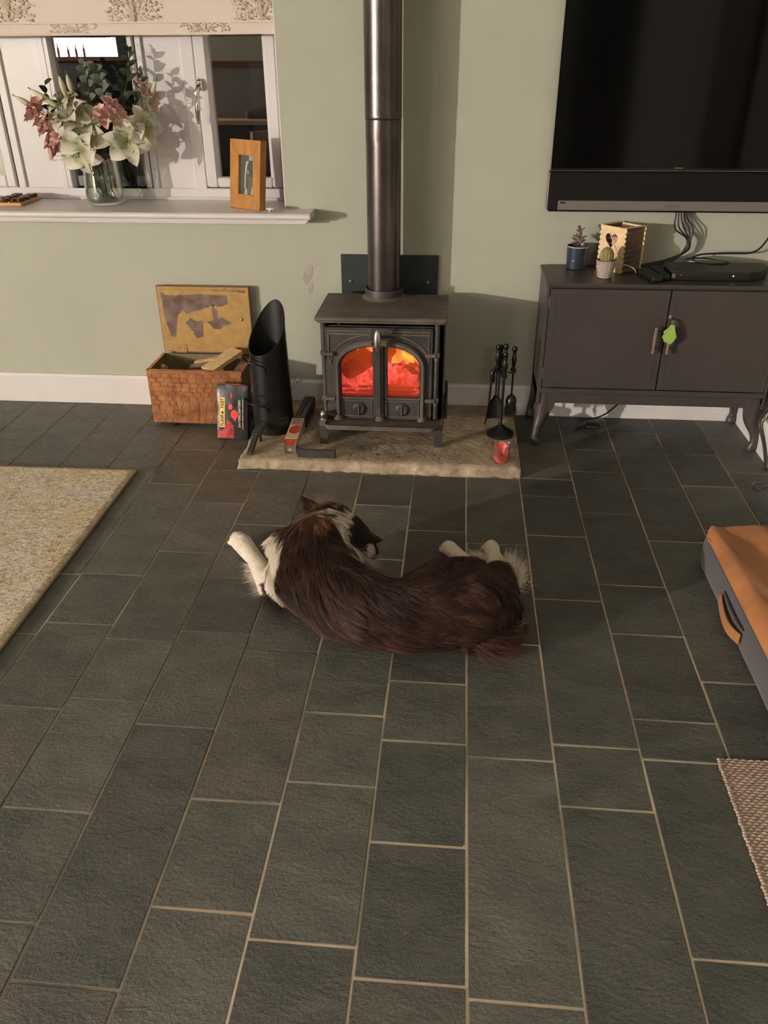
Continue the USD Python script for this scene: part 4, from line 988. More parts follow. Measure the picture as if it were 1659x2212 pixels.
kt = thing('key_fob', 'green felt leaf shaped key fob hanging on the cabinet door', 'key fob', (.856, 3.24, .51))
lf_ = [(905, 575), (1020, 575), (1040, 650), (1060, 720), (1100, 830), (1140, 920), (1132, 970), (1095, 1000), (1085, 1060), (1050, 1090), (1015, 1130), (970, 1165), (925, 1140), (880, 1120), (810, 1095), (765, 1075), (750, 1010), (712, 985), (695, 950), (702, 915), (745, 855), (718, 825), (715, 800), (735, 765), (830, 680), (870, 630)]
LP = Polygon([(.8275 + (a - 715) / 13.83 * .00172, .556 - (b - 560) / 13.83 * .00186) for a, b in lf_])
obj('leaf', prism(LP, 3.2440, 3.2480, 'y'), 'felt_green', kt)
obj('stitched_edge', prism(LP.difference(LP.buffer(-.0028)), 3.2430, 3.2445, 'y'), 'felt_green', kt)
obj('key', cat(tube([(.854, 3.283, .572), (.854, 3.256, .568)], .0030, 8), lathe([(.0035, -.0015), (.0075, -.0015), (.0075, .0015), (.0035, .0015)], (.854, 3.250, .563), 16, (1, 0, 0), closed=True), tube([(.852, 3.248, .565), (.860, 3.246, .572), (.863, 3.246, .562), (.855, 3.246, .555), (.852, 3.248, .565)], .0015, 6)), 'chrome', kt, smooth=40)

# things on the cabinet top
nb = thing('plant_pot', 'dark blue pot with a greyish succulent, left on the cabinet', 'plant', (.498, 3.545, CT))
pc = (.498, 3.545, CT)
obj('pot', lathe([(0, .0008), (.038, .0008), (.0405, .003), (.0455, .091), (.0455, .093), (.043, .093), (.0415, .084), (0, .082)], pc, 40), 'navy_glaze', nb, smooth=35)
obj('pot_rim', lathe([(.0458, .089), (.0462, .0925), (.0445, .0938), (.043, .0935)], pc, 40), 'ceramic_pale', nb, smooth=30)
obj('pot_mark', bx(.472, .485, 3.5045, 3.5062, CT + .036, CT + .0385, .0004), 'white_print', nb)
obj('soil', lathe([(0, .087), (.020, .0865), (.041, .083)], pc, 24), 'soil', nb)
r = random.Random(21)
stem_pts = np.array([(.498, 3.545, CT + .083), (.494, 3.543, CT + .105), (.497, 3.541, CT + .130), (.500, 3.540, CT + .152)])
obj('stem', tube(stem_pts, .003, 8, sub=3), 'succulent', nb, smooth=True)


def fleshy(base, d, L, w, th):
    d = unit(d); s = unit(np.cross(d, [0, 0, 1]) + 1e-6); u = np.cross(s, d); V = []
    m_ = trimesh.creation.icosphere(subdivisions=2); v = m_.vertices
    t = (v[:, 0] + 1) / 2; prof = np.sin(np.pi * np.clip(t, 0.02, 1) ** .8) ** .7
    m_.vertices = np.asarray(base) + np.outer(t * L, d) + np.outer(v[:, 1] * w, s) + np.outer(v[:, 2] * th + t * t * L * .18, u); return m_
for i in range(26):
    t = r.uniform(.15, 1); b = stem_pts[0] + (stem_pts[-1] - stem_pts[0]) * t; a = i * 2.4
    obj('fleshy_leaf', fleshy(b, (math.cos(a), math.sin(a), r.uniform(.0, .9) * (t + .2)), r.uniform(.022, .038) * (1.15 - .4 * t), .0060, .0028), 'succulent', nb, smooth=True)
for dx, dy, q in ((.05, -.03, 1), (.02, -.04, 2)): obj('fleshy_leaf', fleshy((.505, 3.535, CT + .090), (dx, dy, .006), .040, .007, .003), 'succulent', nb, smooth=True)

ca = thing('cactus_pot', 'little cactus in a pale ribbed pot at the cabinet front', 'plant', (.594, 3.392, CT)); pc = (.594, 3.392, CT)
pv = lathe([(0, .0008), (.026, .0008), (.028, .003), (.033, .030), (.0375, .060), (.0385, .068), (.0365, .069), (.034, .060), (0, .058)], pc, 72)
v = pv.vertices; an = np.arctan2(v[:, 1] - pc[1], v[:, 0] - pc[0]); rad = np.hypot(v[:, 0] - pc[0], v[:, 1] - pc[1]); k_ = 1 + .018 * np.sign(np.sin(an * 18)) * (rad > .02); v[:, 0] = pc[0] + (v[:, 0] - pc[0]) * k_; v[:, 1] = pc[1] + (v[:, 1] - pc[1]) * k_; pv.vertices = v
obj('pot', pv, 'ceramic_pale', ca, smooth=35)
for z in np.arange(.012, .064, .0085): obj('pot_ring', lathe([(.0265 + z * .17, z - .0016), (.0290 + z * .17, z), (.0265 + z * .17, z + .0016)], pc, 36), 'ceramic_pale', ca, smooth=40)
obj('soil', lathe([(0, .0605), (.0345, .060)], pc, 24), 'soil', ca)
cv = trimesh.creation.icosphere(subdivisions=4); v = cv.vertices; an = np.arctan2(v[:, 1], v[:, 0]); k_ = 1 + .06 * np.cos(an * 14) * (1 - v[:, 2] ** 2); cv.vertices = np.c_[v[:, 0] * k_ * .0265, v[:, 1] * k_ * .0265, v[:, 2] * .036 + .083] + np.array(pc)
obj('cactus_body', cv, 'cactus', ca, smooth=True)
rb = np.random.default_rng(5); sp = []
for i in range(300):
    a = round(rb.uniform(0, 14)) * 2 * np.pi / 14; t = rb.uniform(-.3, 1); d = np.array([math.cos(a) * math.sqrt(max(0, 1 - t * t)), math.sin(a) * math.sqrt(max(0, 1 - t * t)), t]); p0 = np.array(pc) + d * [.0275, .0275, .036] + [0, 0, .083]
    q = d + rb.normal(0, .6, 3); sp += [p0, p0 + unit(q) * .005]
hair('spines', np.array(sp).reshape(-1, 2, 3), .0005, np.tile([[.55, .45, .28]], (300, 1)), ca)

# lolly stick candle house
c0 = np.array([.669, 3.456, CT]); ex = unit([-.081, .093, 0]); ey = unit([.086, .062, 0.]); WX, WYs, HH = .122, .105, .178
wb = thing('stick_lantern', 'lolly stick lantern box with a heart cut in its front', 'lantern', tuple(c0 + ex * WX / 2 + ey * WYs / 2))
N_ = 9; hs = HH / N_
tt = np.linspace(0, 2 * np.pi, 60)
heart = Polygon([(.066 + .0320 * (np.sin(t) ** 3), .124 + .0021 * (13 * np.cos(t) - 5 * np.cos(2 * t) - 2 * np.cos(3 * t) - np.cos(4 * t))) for t in tt]).buffer(0)
for i in range(N_):
    z0 = i * hs; st_ = unary_union([Point(.003, z0 + hs / 2).buffer(hs / 2 * .98), Point(WX - .003, z0 + hs / 2).buffer(hs / 2 * .98), sbox(.003, z0, WX - .003, z0 + hs * .99)])
    g_ = st_.difference(heart)
    m_ = cat(*[trimesh.creation.extrude_polygon(g, .003, engine='earcut') for g in getattr(g_, 'geoms', [g_])]); w = m_.vertices
    m_.vertices = c0 + np.outer(w[:, 0], ex) + np.outer(w[:, 1], [0, 0, 1]) - np.outer(w[:, 2], ey); obj('front_stick', m_, 'pale_ply', wb)
    for off, nm in ((0, 'side_stick'), (WX, 'side_stick')):
        b_ = c0 + ex * (off + (.003 if off == 0 else -.003)) + ey * WYs / 2 + np.array([0, 0, z0 + hs * .5])
        obj(nm, obb(b_, ey, -ex, (0, 0, 1), WYs, .004 if i % 2 else .007, hs * (.9 if i % 2 else .8), .0012), 'brown_ply', wb)
    m2 = cat(*[trimesh.creation.extrude_polygon(g, .003, engine='earcut') for g in [st_]]); w = m2.vertices
    m2.vertices = c0 + ey * WYs + np.outer(w[:, 0], ex) + np.outer(w[:, 1], [0, 0, 1]) + np.outer(w[:, 2], ey); obj('back_stick', m2, 'pale_ply', wb)
for off in (0., WX): obj('top_stick', obb(c0 + ex * off + ey * WYs / 2 + [0, 0, HH + .001], ey, -ex, (0, 0, 1), WYs + .01, .010, .003, .001), 'pale_ply', wb)
obj('string', tube([c0 + ex * .075 - ey * .006 + [0, 0, .150], c0 + ex * .050 - ey * .012 + [0, 0, .120], c0 + ex * .02 - ey * .016 + [0, 0, .072], c0 - ex * .01 - ey * .012 + [0, 0, .045], c0 - ex * .035 + ey * .01 + [0, 0, .034], c0 - ex * .05 + ey * .03 + [0, 0, .010]], .0014, 6, sub=5), 'white_print', wb)
obj('candle', lathe([(0, .003), (.030, .003), (.030, .132), (.027, .136), (0, .138)], c0 + ex * .062 + ey * .040, 24), 'pink_wax', smooth=30, label='pink candle inside the lolly stick lantern', category='candle')


def remote(label, a, b, w, seed, tilt=0.):
    a, b = np.array(a), np.array(b); ax = unit(b - a); ay = unit(np.cross([0, 0, 1], ax)); az = np.cross(ax, ay); L = np.linalg.norm(b - a)
    t = thing('remote_control', label, 'remote control', tuple((a + b) / 2 - np.array([0, 0, .0])))
    m_ = hull(np.vstack([sph((a + b) / 2 + ax * sx * (L / 2 - .012) + ay * sy * (w / 2 - .008) + az * dz, .008, 1).vertices for sx in (-1, 1) for sy in (-1, 1) for dz in (.0, .010)]))
    m_.vertices[:, 2] = np.maximum(m_.vertices[:, 2], CT + .0006); obj('shell', m_, 'black_plastic', t, smooth=40)
    for i in range(9):
        for j in (-1, 0, 1):
            c = (a + b) / 2 + ax * (L * .40 - i * L * .088) + ay * j * w * .26 + az * .0185
            obj('button', obb(c, ax, ay, az, .007, .0075, .003, .001), 'rubber_grip', t)


remote('black remote control lying across the cabinet front edge', (.755, 3.46, CT + .009), (.790, 3.305, CT + .009), .046, 1)
remote('black remote control half hidden under the black cables', (.800, 3.50, CT + .009), (.826, 3.335, CT + .009), .040, 2)

sb_ = thing('set_top_box', 'low black set top box with a white light on the cabinet', 'set top box', (1.03, 3.43, CT))
P = Polygon([(.846, 3.350), (1.150, 3.348), (1.205, 3.375), (1.245, 3.43), (1.245, 3.515), (.850, 3.515), (.843, 3.48)]).buffer(-.006).buffer(.006)
obj('shell', cat(prism(P.buffer(-.004), CT + .003, CT + .034, 'z')), 'black_plastic', sb_)
obj('lid', prism(P, CT + .034, CT + .038, 'z'), 'stb_top', sb_)
obj('foot', cat(*[plain(x, x + .02, y, y + .02, CT + .0003, CT + .004) for x in (.87, 1.12) for y in (3.37, 3.48)]), 'black_matte', sb_)
obj('badge', bx(.880, .888, 3.3515, 3.3535, CT + .020, CT + .026, .0005), 'print_grey', sb_); obj('side_badge', bx(.850, .864, 3.3510, 3.3530, CT + .010, CT + .027, .0005), 'silver_strip', sb_)
obj('power_light', sph((1.087, 3.352, CT + .021), .0026, 1), 'led_white', sb_)

# television and soundbar
tv = thing('television', 'large black television mounted on the wall above the cabinet', 'television', (.84, 3.58, 1.084))
obj('rear_case', bx(.40, 1.30, 3.575, 3.628, 1.12, 1.70, .01), 'black_matte', tv)
obj('screen', bx(.3605, 1.3215, 3.5490, 3.556, 1.0950, 1.748, .001), 'screen_black', tv)
obj('bezel', cat(bx(.3585, 1.3235, 3.5500, 3.578, 1.0850, 1.0955, .001), bx(.3585, 1.3235, 3.556, 3.578, 1.09, 1.75, .002)), 'bezel_black', tv)
obj('metal_edge', cat(bx(.3565, .3590, 3.5495, 3.577, 1.0845, 1.75, .0008), bx(.3565, 1.3235, 3.5495, 3.577, 1.0828, 1.0852, .0008)), 'tv_edge', tv)
obj('brand_badge', bx(.842, .872, 3.5484, 3.5495, 1.0935, 1.0965, .0003), 'silver_strip', tv)
sd = thing('soundbar', 'long black soundbar with grey lower strip under the television', 'soundbar', (.84, 3.59, .93))
obj('body', bx(.3565, 1.3235, 3.546, 3.628, .9275, 1.0805, .008), 'grille_black', sd)
obj('end_edge', bx(.3555, .3578, 3.548, 3.60, .935, 1.075, .001), 'steel', sd)
obj('silver_strip', bx(.398, 1.3225, 3.5425, 3.550, .9345, .9715, .002), 'silver_strip', sd)
obj('sensor', bx(.406, .428, 3.5415, 3.5435, .9600, .9670, .001), 'ink_black', sd)
tm = meshkit.text_mesh('SONOS', .0095, .0006, True); w = tm.vertices; tm.vertices = np.c_[.824 + w[:, 0] * (.060 / w[:, 0].max()), 3.5427 - w[:, 2], .9485 + w[:, 1]]; tm.invert(); obj('lettering', tm, 'print_grey', sd)
obj('badge_tab', lathe([(0, .001), (.012, .001), (.012, 0)], (.826, 3.575, .9275), 16, (0, 0, -1)), 'black_plastic', sd)

# cables
def cable(label, pts, rad=.0032, grp=None):
    obj('cable', tube(pts, rad, 8, sub=7), 'cable_black', smooth=True, label=label, category='cable', group=grp)
r = random.Random(2)
labs = ['black cable hanging leftmost in the bundle under the television', 'black cable second in the bundle under the television', 'black cable in the middle of the bundle under the television', 'black cable looping out furthest right under the television', 'black cable with a kink in the bundle under the television']
for i, lab in enumerate(labs):
    s = (i - 2) * .007
    a = .880 + i * .013
    cable(lab, [(a, 3.598, .932), (a + .004 - s * .2, 3.592, .90), (.925 + s * 2.6, 3.588 - i * .002, .862), (.952 + s * .4, 3.585 - i * .003, .815), (.948 + s * .8, 3.580, .775 + s * .4), (.905 + s, 3.572 + s, .742 + s * .6), (.850, 3.565 + s, .722 + i * .0015), (.800 - i * .004, 3.56 + s * 1.5, .711 + i * .0007), (.772 - i * .006, 3.552 + s * 2, CT + .004 + i * .0005)], .0034, 'cables from the television to the cabinet')
cable('black cable looping across the set top box to the right wall', [(1.33, 3.612, .90), (1.300, 3.60, .875), (1.270, 3.595, .815), (1.235, 3.585, .775), (1.16, 3.575, .765), (1.06, 3.565, .765), (.985, 3.555, .757), (.965, 3.535, .749), (1.00, 3.50, .744), (1.07, 3.48, .7435), (1.105, 3.50, .7435), (1.07, 3.535, .746), (.99, 3.55, .749), (.94, 3.555, .744)], .0038)
cable('thin black cable on the floor beneath the cabinet', [(.90, 3.604, .19), (.84, 3.60, .125), (.787, 3.59, .100), (.72, 3.55, .055), (.66, 3.52, .035), (.60, 3.50, .032), (.566, 3.49, .022), (.562, 3.485, .008), (.59, 3.48, .0045), (.62, 3.487, .008)], .0036)
ad = thing('power_adapter', 'small dark power adapter on the floor beneath the cabinet', 'adapter', (.640, 3.488, 0))
obj('case', bx(.606, .674, 3.470, 3.506, .0006, .022, .004), 'black_plastic', ad)
obj('blue_label', bx(.612, .668, 3.4690, 3.4705, .006, .015, .0004), 'navy_glaze', ad)

# ================================================================ ON THE WINDOW SILL
SZT = .917
vs = thing('glass_vase', 'clear glass vase of flowers on the window sill', 'vase', (-1.572, 3.705, SZT)); vc = (-1.572, 3.705, SZT)
obj('glass', lathe([(0, .0008), (.060, .0008), (.072, .004), (.079, .014), (.0825, .035), (.0830, .070), (.080, .110), (.0765, .145), (.077, .185), (.0785, .192), (.0765, .1925), (.0745, .185), (.0740, .145), (.0775, .110), (.0800, .070), (.079, .035), (.074, .018), (.060, .012), (0, .011)], vc, 56), 'clear_glass', vs, smooth=35)
M['water'] = usdkit.material(stage, '/World/Looks/water', {'t': ('transparent_bsdf', {'color': (.90, .93, .88)}), 'g': ('glossy_bsdf', {'roughness': .01}), 'm': ('mix_closure', {'fac': .05})}, [('t.BSDF', 'm.closure1'), ('g.BSDF', 'm.closure2')], surface='m.closure')
obj('water', lathe([(0, .013), (.059, .014), (.073, .020), (.078, .036), (.0785, .070), (.0775, .095), (0, .095)], vc, 40), 'water', vs, smooth=40)


def shade(c, r, k=.12): f = 1 + r.uniform(-k, k); return tuple(x * f for x in c)


def petal(base, d, nrm, L, w, curl, cb_, ct, r, ruffle=.1, cup=.25, n=9, m=7, point=1.0):
    """one petal: grows from base along d, faces nrm, curls back towards -nrm at its end"""
    d = unit(d); nrm = unit(nrm - d * (nrm @ d)); s = np.cross(d, nrm); G = np.zeros((n, m, 3)); C = np.zeros((n, m, 3)); ph = r.uniform(0, 6)
    for i in range(n):
        t = i / (n - 1); wd = w * (math.sin(math.pi * min(1., .10 + .90 * t ** (.85 * point))) ** .75) * (1 if t < .98 else .25)
        ang = -curl * t * t * 1.6
        ctr = base + d * L * (t if abs(ang) < 1e-6 else t * math.cos(ang * .5)) + nrm * L * t * math.sin(ang * .5)
        up = nrm * math.cos(ang) - d * math.sin(ang)
        for j in range(m):
            q = -1 + 2 * j / (m - 1)
            G[i, j] = ctr + s * q * wd + up * (cup * wd * (q * q - .3) + ruffle * wd * math.sin(5 * t * 3.1 + q * 2 + ph) * abs(q) ** 2)
            C[i, j] = np.array(cb_) * (1 - t) ** 2 + np.array(ct) * (1 - (1 - t) ** 2)
    g = thick(sheet(G), .0009); c = np.vstack([C.reshape(-1, 3)] * 2)
    return g, c


def stem(t, pts, rad=.0026, m_='stem_green'): obj('stem', tube(pts, rad, 8, sub=4), m_, t, smooth=True)


VTOP = np.array([-1.575, 3.70, 1.10])
def stem_path(head, seed, back=None):
    rs = random.Random(seed); foot = np.array([vc[0] + rs.uniform(-.045, .045), vc[1] + rs.uniform(-.04, .04), SZT + .016]); neck = VTOP + [rs.uniform(-.04, .04), rs.uniform(-.035, .035), 0]
    foot[0] = vc[0] - (neck[0] - vc[0]) * 1.1
    h = np.asarray(head); return [foot, neck, neck * .45 + h * .55 + [0, 0, .015], h]


W0, W1 = (.46, .54, .14), (.86, .81, .70)
lilies = [('large white lily facing forward at the front centre of the vase', (-1.585, 3.615, 1.205), (.15, -.85, .35), .120), ('white lily hanging low over the vase rim', (-1.615, 3.600, 1.140), (-.05, -.9, -.25), .108),
          ('white lily facing right at the right front of the vase', (-1.405, 3.63, 1.180), (.25, -.9, .1), .105), ('white lily at the far right edge of the bouquet', (-1.335, 3.68, 1.235), (.65, -.55, .25), .092),
          ('white lily facing up at the upper left of the bouquet', (-1.665, 3.64, 1.290), (-.30, -.50, .80), .105), ('white lily opening behind the bud at the upper left', (-1.70, 3.70, 1.335), (-.35, -.3, .9), .085), ('white lily petals at the middle top of the bouquet', (-1.60, 3.64, 1.275), (.25, -.60, .75), .100)]
for q, (lab, c, f, L) in enumerate(lilies):
    r = random.Random(100 + q); c = np.array(c); f = unit(f); t = thing('lily', lab, 'flower', tuple(c), 'white lilies in the vase')
    a = unit(np.cross(f, [0, 0, 1])); b = np.cross(a, f)
    stem(t, stem_path(c - f * .035, 40 + q), .0028)
    for k in range(6):
        an = k * math.pi / 3 + r.uniform(-.12, .12) + .3; rd = a * math.cos(an) + b * math.sin(an)
        d = rd * .82 + f * .60; inner = k % 2
        g, cc_ = petal(c - f * .030, d, f - rd * .35, L * r.uniform(.92, 1.08), L * (.44 if inner else .34), r.uniform(.45, .85), W0, shade(W1, r, .05), r, .22, .30)
        obj('petal', g, 'petal', t, smooth=True, colors=cc_)
    for k in range(6):
        an = k * math.pi / 3 + .8; rd = a * math.cos(an) + b * math.sin(an); e = c + f * .022 + rd * .013
        obj('stamen', cat(tube([c - f * .025, c + rd * .006, e], .0009, 5), sph(e, .0028, 1, (1, 1, 1.6))), 'stem_green', t)
PK0, PK1 = (.86, .72, .62), (.85, .53, .47)
sprays = [('pink alstroemeria spray at the left edge of the bouquet', [(-1.80, 3.66, 1.255), (-1.755, 3.63, 1.232), (-1.72, 3.62, 1.24), (-1.745, 3.65, 1.20), (-1.70, 3.64, 1.178), (-1.785, 3.645, 1.222), (-1.695, 3.625, 1.205), (-1.83, 3.66, 1.275), (-1.76, 3.64, 1.262), (-1.72, 3.65, 1.268)]),
          ('pink alstroemeria spray upper left beside the pale bud', [(-1.835, 3.69, 1.300), (-1.79, 3.68, 1.308), (-1.80, 3.66, 1.285), (-1.815, 3.67, 1.325), (-1.775, 3.66, 1.335)]),
          ('coral alstroemeria spray at the top centre of the bouquet', [(-1.47, 3.64, 1.335), (-1.505, 3.63, 1.305), (-1.445, 3.64, 1.318), (-1.475, 3.62, 1.285), (-1.44, 3.63, 1.262), (-1.490, 3.63, 1.258), (-1.455, 3.625, 1.300), (-1.515, 3.635, 1.280), (-1.420, 3.64, 1.285)]),
          ('pink alstroemeria spray low at the left of the bouquet', [(-1.765, 3.64, 1.170), (-1.735, 3.63, 1.150), (-1.70, 3.63, 1.160), (-1.745, 3.625, 1.135), (-1.715, 3.62, 1.180)]),
          ('pale pink alstroemeria spray at the upper right of the bouquet', [(-1.345, 3.72, 1.395), (-1.325, 3.70, 1.36), (-1.295, 3.70, 1.355), (-1.30, 3.69, 1.32)])]
for q, (lab, cs_) in enumerate(sprays):
    r = random.Random(200 + q); ctr = np.mean(cs_, 0); t = thing('alstroemeria', lab, 'flower', tuple(ctr), 'pink alstroemeria in the vase'); base = ctr + unit(VTOP - ctr) * .06
    stem(t, stem_path(base, 70 + q), .0022)
    for c in cs_:
        c = np.array(c); f = unit(c - base + np.array([0, -.03, .01])); a = unit(np.cross(f, [0.1, 0, 1])); b = np.cross(a, f); c0_ = c - f * .018
        obj('flower_stalk', tube([base, (base + c0_) / 2 + [0, 0, .004], c0_], .0012, 6), 'stem_green', t)
        al = []; ac = []; pk = shade(PK1 if q != 4 else (.80, .56, .50), r, .14)
        fl_ = None
        for k in range(6):
            an = k * math.pi / 3 + r.uniform(-.2, .2); rd = a * math.cos(an) + b * math.sin(an)
            g, cc_ = petal(c0_, rd * .55 + f * .8, f - rd * .4, r.uniform(.036, .048), .0135 if k % 2 else .0185, r.uniform(.2, .7), PK0 if k % 2 else (.80, .62, .50), pk, r, .12, .35, 6, 5)
            obj('petal', g, 'petal', t, smooth=True, colors=cc_)
buds = [('long pale lily bud pointing to the upper left', (-1.800, 3.67, 1.372), (-1.695, 3.67, 1.305)), ('slim lily bud furthest left in the bouquet', (-1.885, 3.69, 1.345), (-1.82, 3.69, 1.308)),
        ('pale lily bud pointing up at the right of the bouquet', (-1.275, 3.70, 1.400), (-1.315, 3.70, 1.315)), ('pale lily bud standing up beside the eucalyptus', (-1.685, 3.70, 1.420), (-1.665, 3.69, 1.345)), ('narrow lily bud behind the left lilies', (-1.655, 3.71, 1.425), (-1.640, 3.70, 1.36))]
for q, (lab, tip, base) in enumerate(buds):
    r = random.Random(300 + q); tip, base = np.array(tip), np.array(base); t = thing('lily_bud', lab, 'flower bud', tuple(base), 'lily buds in the vase'); d = tip - base
    stem(t, stem_path(base, 90 + q), .0024)
    n = 10; P = [base + d * k / (n - 1) for k in range(n)]; R = [.0035 + .0085 * math.sin(math.pi * (.15 + .8 * k / (n - 1))) ** 1.2 for k in range(n)]; m_ = tube(P, R, 12)
    tt_ = np.clip(((m_.vertices - base) @ d) / (d @ d), 0, 1)[:, None]
    obj('bud', m_, 'leaf_tint', t, smooth=True, colors=np.array([.42, .45, .22]) * (1 - tt_) + np.array([.80, .71, .52]) * tt_)
    for k in range(3): obj('tip_filament', tube([tip - d * .15, tip + unit(d + np.array([r.uniform(-.02, .02), 0, r.uniform(-.02, .02)])) * .018], .0012, 5), 'stem_green', t)
# eucalyptus and other leaves
EU, EU2 = (.17, .20, .145), (.13, .165, .12)
eucs = [('grey green eucalyptus sprig rising at the centre left', [(-1.60, 3.72, 1.15), (-1.59, 3.73, 1.30), (-1.585, 3.74, 1.40), (-1.60, 3.75, 1.47)], 1), ('grey green eucalyptus sprig in the middle of the bouquet', [(-1.55, 3.71, 1.15), (-1.52, 3.72, 1.30), (-1.52, 3.73, 1.40), (-1.545, 3.735, 1.455)], 2),
        ('dark eucalyptus sprig rising at the centre right', [(-1.52, 3.73, 1.15), (-1.45, 3.76, 1.32), (-1.41, 3.775, 1.44), (-1.40, 3.78, 1.52)], 3), ('dark leafy sprig behind the right lilies', [(-1.50, 3.72, 1.12), (-1.42, 3.74, 1.26), (-1.37, 3.75, 1.36), (-1.35, 3.76, 1.43)], 4), ('thin leafy sprig low behind the vase front', [(-1.60, 3.70, 1.10), (-1.66, 3.69, 1.10), (-1.68, 3.68, 1.085)], 5), ('dark leafy sprig between the left pink flowers', [(-1.62, 3.72, 1.14), (-1.70, 3.70, 1.22), (-1.74, 3.70, 1.28), (-1.755, 3.71, 1.405)], 6), ('dark leafy sprig filling the centre behind the lilies', [(-1.56, 3.73, 1.10), (-1.54, 3.74, 1.20), (-1.52, 3.74, 1.29)], 7)]
for lab, pts, s in eucs:
    r = random.Random(400 + s); pts = np.array(pts); t = thing('foliage_sprig', lab, 'foliage', tuple(pts[1]), 'foliage sprigs in the vase')
    obj('stem', tube(np.vstack([stem_path(pts[0], 120 + s)[:2], pts]), .0018, 7, sub=4), 'stem_green', t, smooth=True)
    from scipy.interpolate import CubicSpline
    cs2 = CubicSpline(np.linspace(0, 1, len(pts)), pts); dark = s in (3, 4, 6, 7)
    for k in range(5 if s == 5 else 15):
        u = .12 + .86 * k / (4 if s == 5 else 14); p = cs2(u); a = k * 2.3 + s; d = np.array([math.cos(a), -.35 + .5 * math.sin(a), .45 + .3 * r.random()])
        L = r.uniform(.040, .064) * (1.1 - .45 * u) * (.6 if s == 5 else 1); col = shade((.05, .075, .035) if dark else EU, r, .25)
        g, c_ = petal(p, d, np.array([d[0] * -.3, -.8, .5]), L, L * (.30 if dark else .44), .35, EU2 if not dark else (.03, .05, .02), col, r, .06, .15, 7, 5, 1.0)
        obj('leaf', g, 'leaf_tint', t, smooth=True, colors=c_)
obj('trailing_grass', cat(*[tube([(-1.665, 3.67, 1.09), (-1.71, 3.655, 1.105 + o), (-1.755, 3.65, 1.100 + o * 1.6)], .0007, 5, sub=4) for o in (0, .012)]), 'stem_green', label='two thin grass blades trailing left of the vase', category='foliage')

# photo frame
fa = np.array([-.999, 3.659, SZT + .001]); fbp = np.array([-.843, 3.552, SZT + .001]); fu = unit(fbp - fa); fn = np.cross(fu, [0, 0, 1]); fn = fn if fn[1] < 0 else -fn
fv = unit(np.array([0, 0, 1.]) - fn * .13); fn = unit(np.cross(fu, fv)); fn = fn if fn[1] < 0 else -fn
FW_, FH_ = .187, .272
pf = thing('photo_frame', 'chunky orange wood photo frame at the sill right end', 'photo frame', tuple((fa + fbp) / 2))
fP = lambda poly, d0, d1: [trimesh.creation.extrude_polygon(g, d1 - d0, engine='earcut') for g in getattr(poly, 'geoms', [poly])]
def fplace(poly, d0, d1):
    out = []
    for m_ in fP(poly, d0, d1):
        w = m_.vertices; m_.vertices = fa + np.outer(w[:, 0], fu) + np.outer(w[:, 1], fv) + np.outer(w[:, 2] + d0, fn); out.append(m_)
    m_ = cat(*out); m_.fix_normals(); return m_
iw0, iw1, ih0, ih1 = .054, .143, .058, .212
for poly in (Polygon([(0, 0), (FW_, 0), (iw1, ih0), (iw0, ih0)]), Polygon([(0, FH_), (FW_, FH_), (iw1, ih1), (iw0, ih1)]), Polygon([(0, 0), (0, FH_), (iw0, ih1), (iw0, ih0)]), Polygon([(FW_, 0), (FW_, FH_), (iw1, ih1), (iw1, ih0)])):
    obj('rail', fplace(poly.buffer(-.0003), -.034, 0), 'frame_wood', pf)
pr = obj('print', fplace(sbox(iw0, ih0, iw1, ih1), -.012, -.010), 'print_grey', pf, label='black and white photograph')
U = lambda pts: Polygon([(iw0 + a * (iw1 - iw0), ih0 + b * (ih1 - ih0)) for a, b in pts]).buffer(.0008)
obj('print_figure', fplace(unary_union([U([(.42, .83), (.52, .86), (.60, .83), (.50, .78), (.46, .62), (.40, .52), (.38, .30), (.36, .22), (.46, .12), (.60, .14), (.40, .10), (.30, .2), (.33, .45), (.36, .70)]), U([(.30, .0), (.52, .0), (.48, .13), (.36, .14)]), U([(.72, .02), (.90, .02), (.95, .24), (.86, .20), (.78, .08)]), U([(.50, .58), (.58, .62), (.60, .55), (.54, .52)])]), -.0100, -.0094), 'white_print', pr)
obj('print_dress', fplace(unary_union([U([(.52, .46), (.86, .46), (.88, .28), (.84, .05), (.58, .05), (.56, .25)])]), -.0100, -.0096), 'tv_edge', pr)
obj('print_window', fplace(unary_union([U([(.62 + o, .88), (.70 + o, .88), (.70 + o, .99), (.62 + o, .99)]) for o in (0, .12, .25)]), -.0100, -.0095), 'white_print', pr)
obj('cover_glass', fplace(sbox(iw0, ih0, iw1, ih1), -.008, -.0075), 'clear_glass', pf)
obj('strut', hull([fa + fu * x + fv * h - fn * d for x in (.08, .10) for h, d in ((.005, .085), (.16, .036), (.15, .036))]), 'dark_wood', pf)
pk_ = thing('tin', 'tiny round silver tin beside the photo frame', 'tin', (-.794, 3.562, SZT))
obj('base', lathe([(0, .0006), (.021, .0006), (.022, .002), (.022, .009), (0, .009)], (-.794, 3.562, SZT), 28), 'chrome', pk_, smooth=30)
obj('lid', lathe([(0, .009), (.0225, .009), (.0228, .014), (.020, .0155), (0, .0150)], (-.794, 3.562, SZT), 28), 'white_print', pk_, smooth=30)
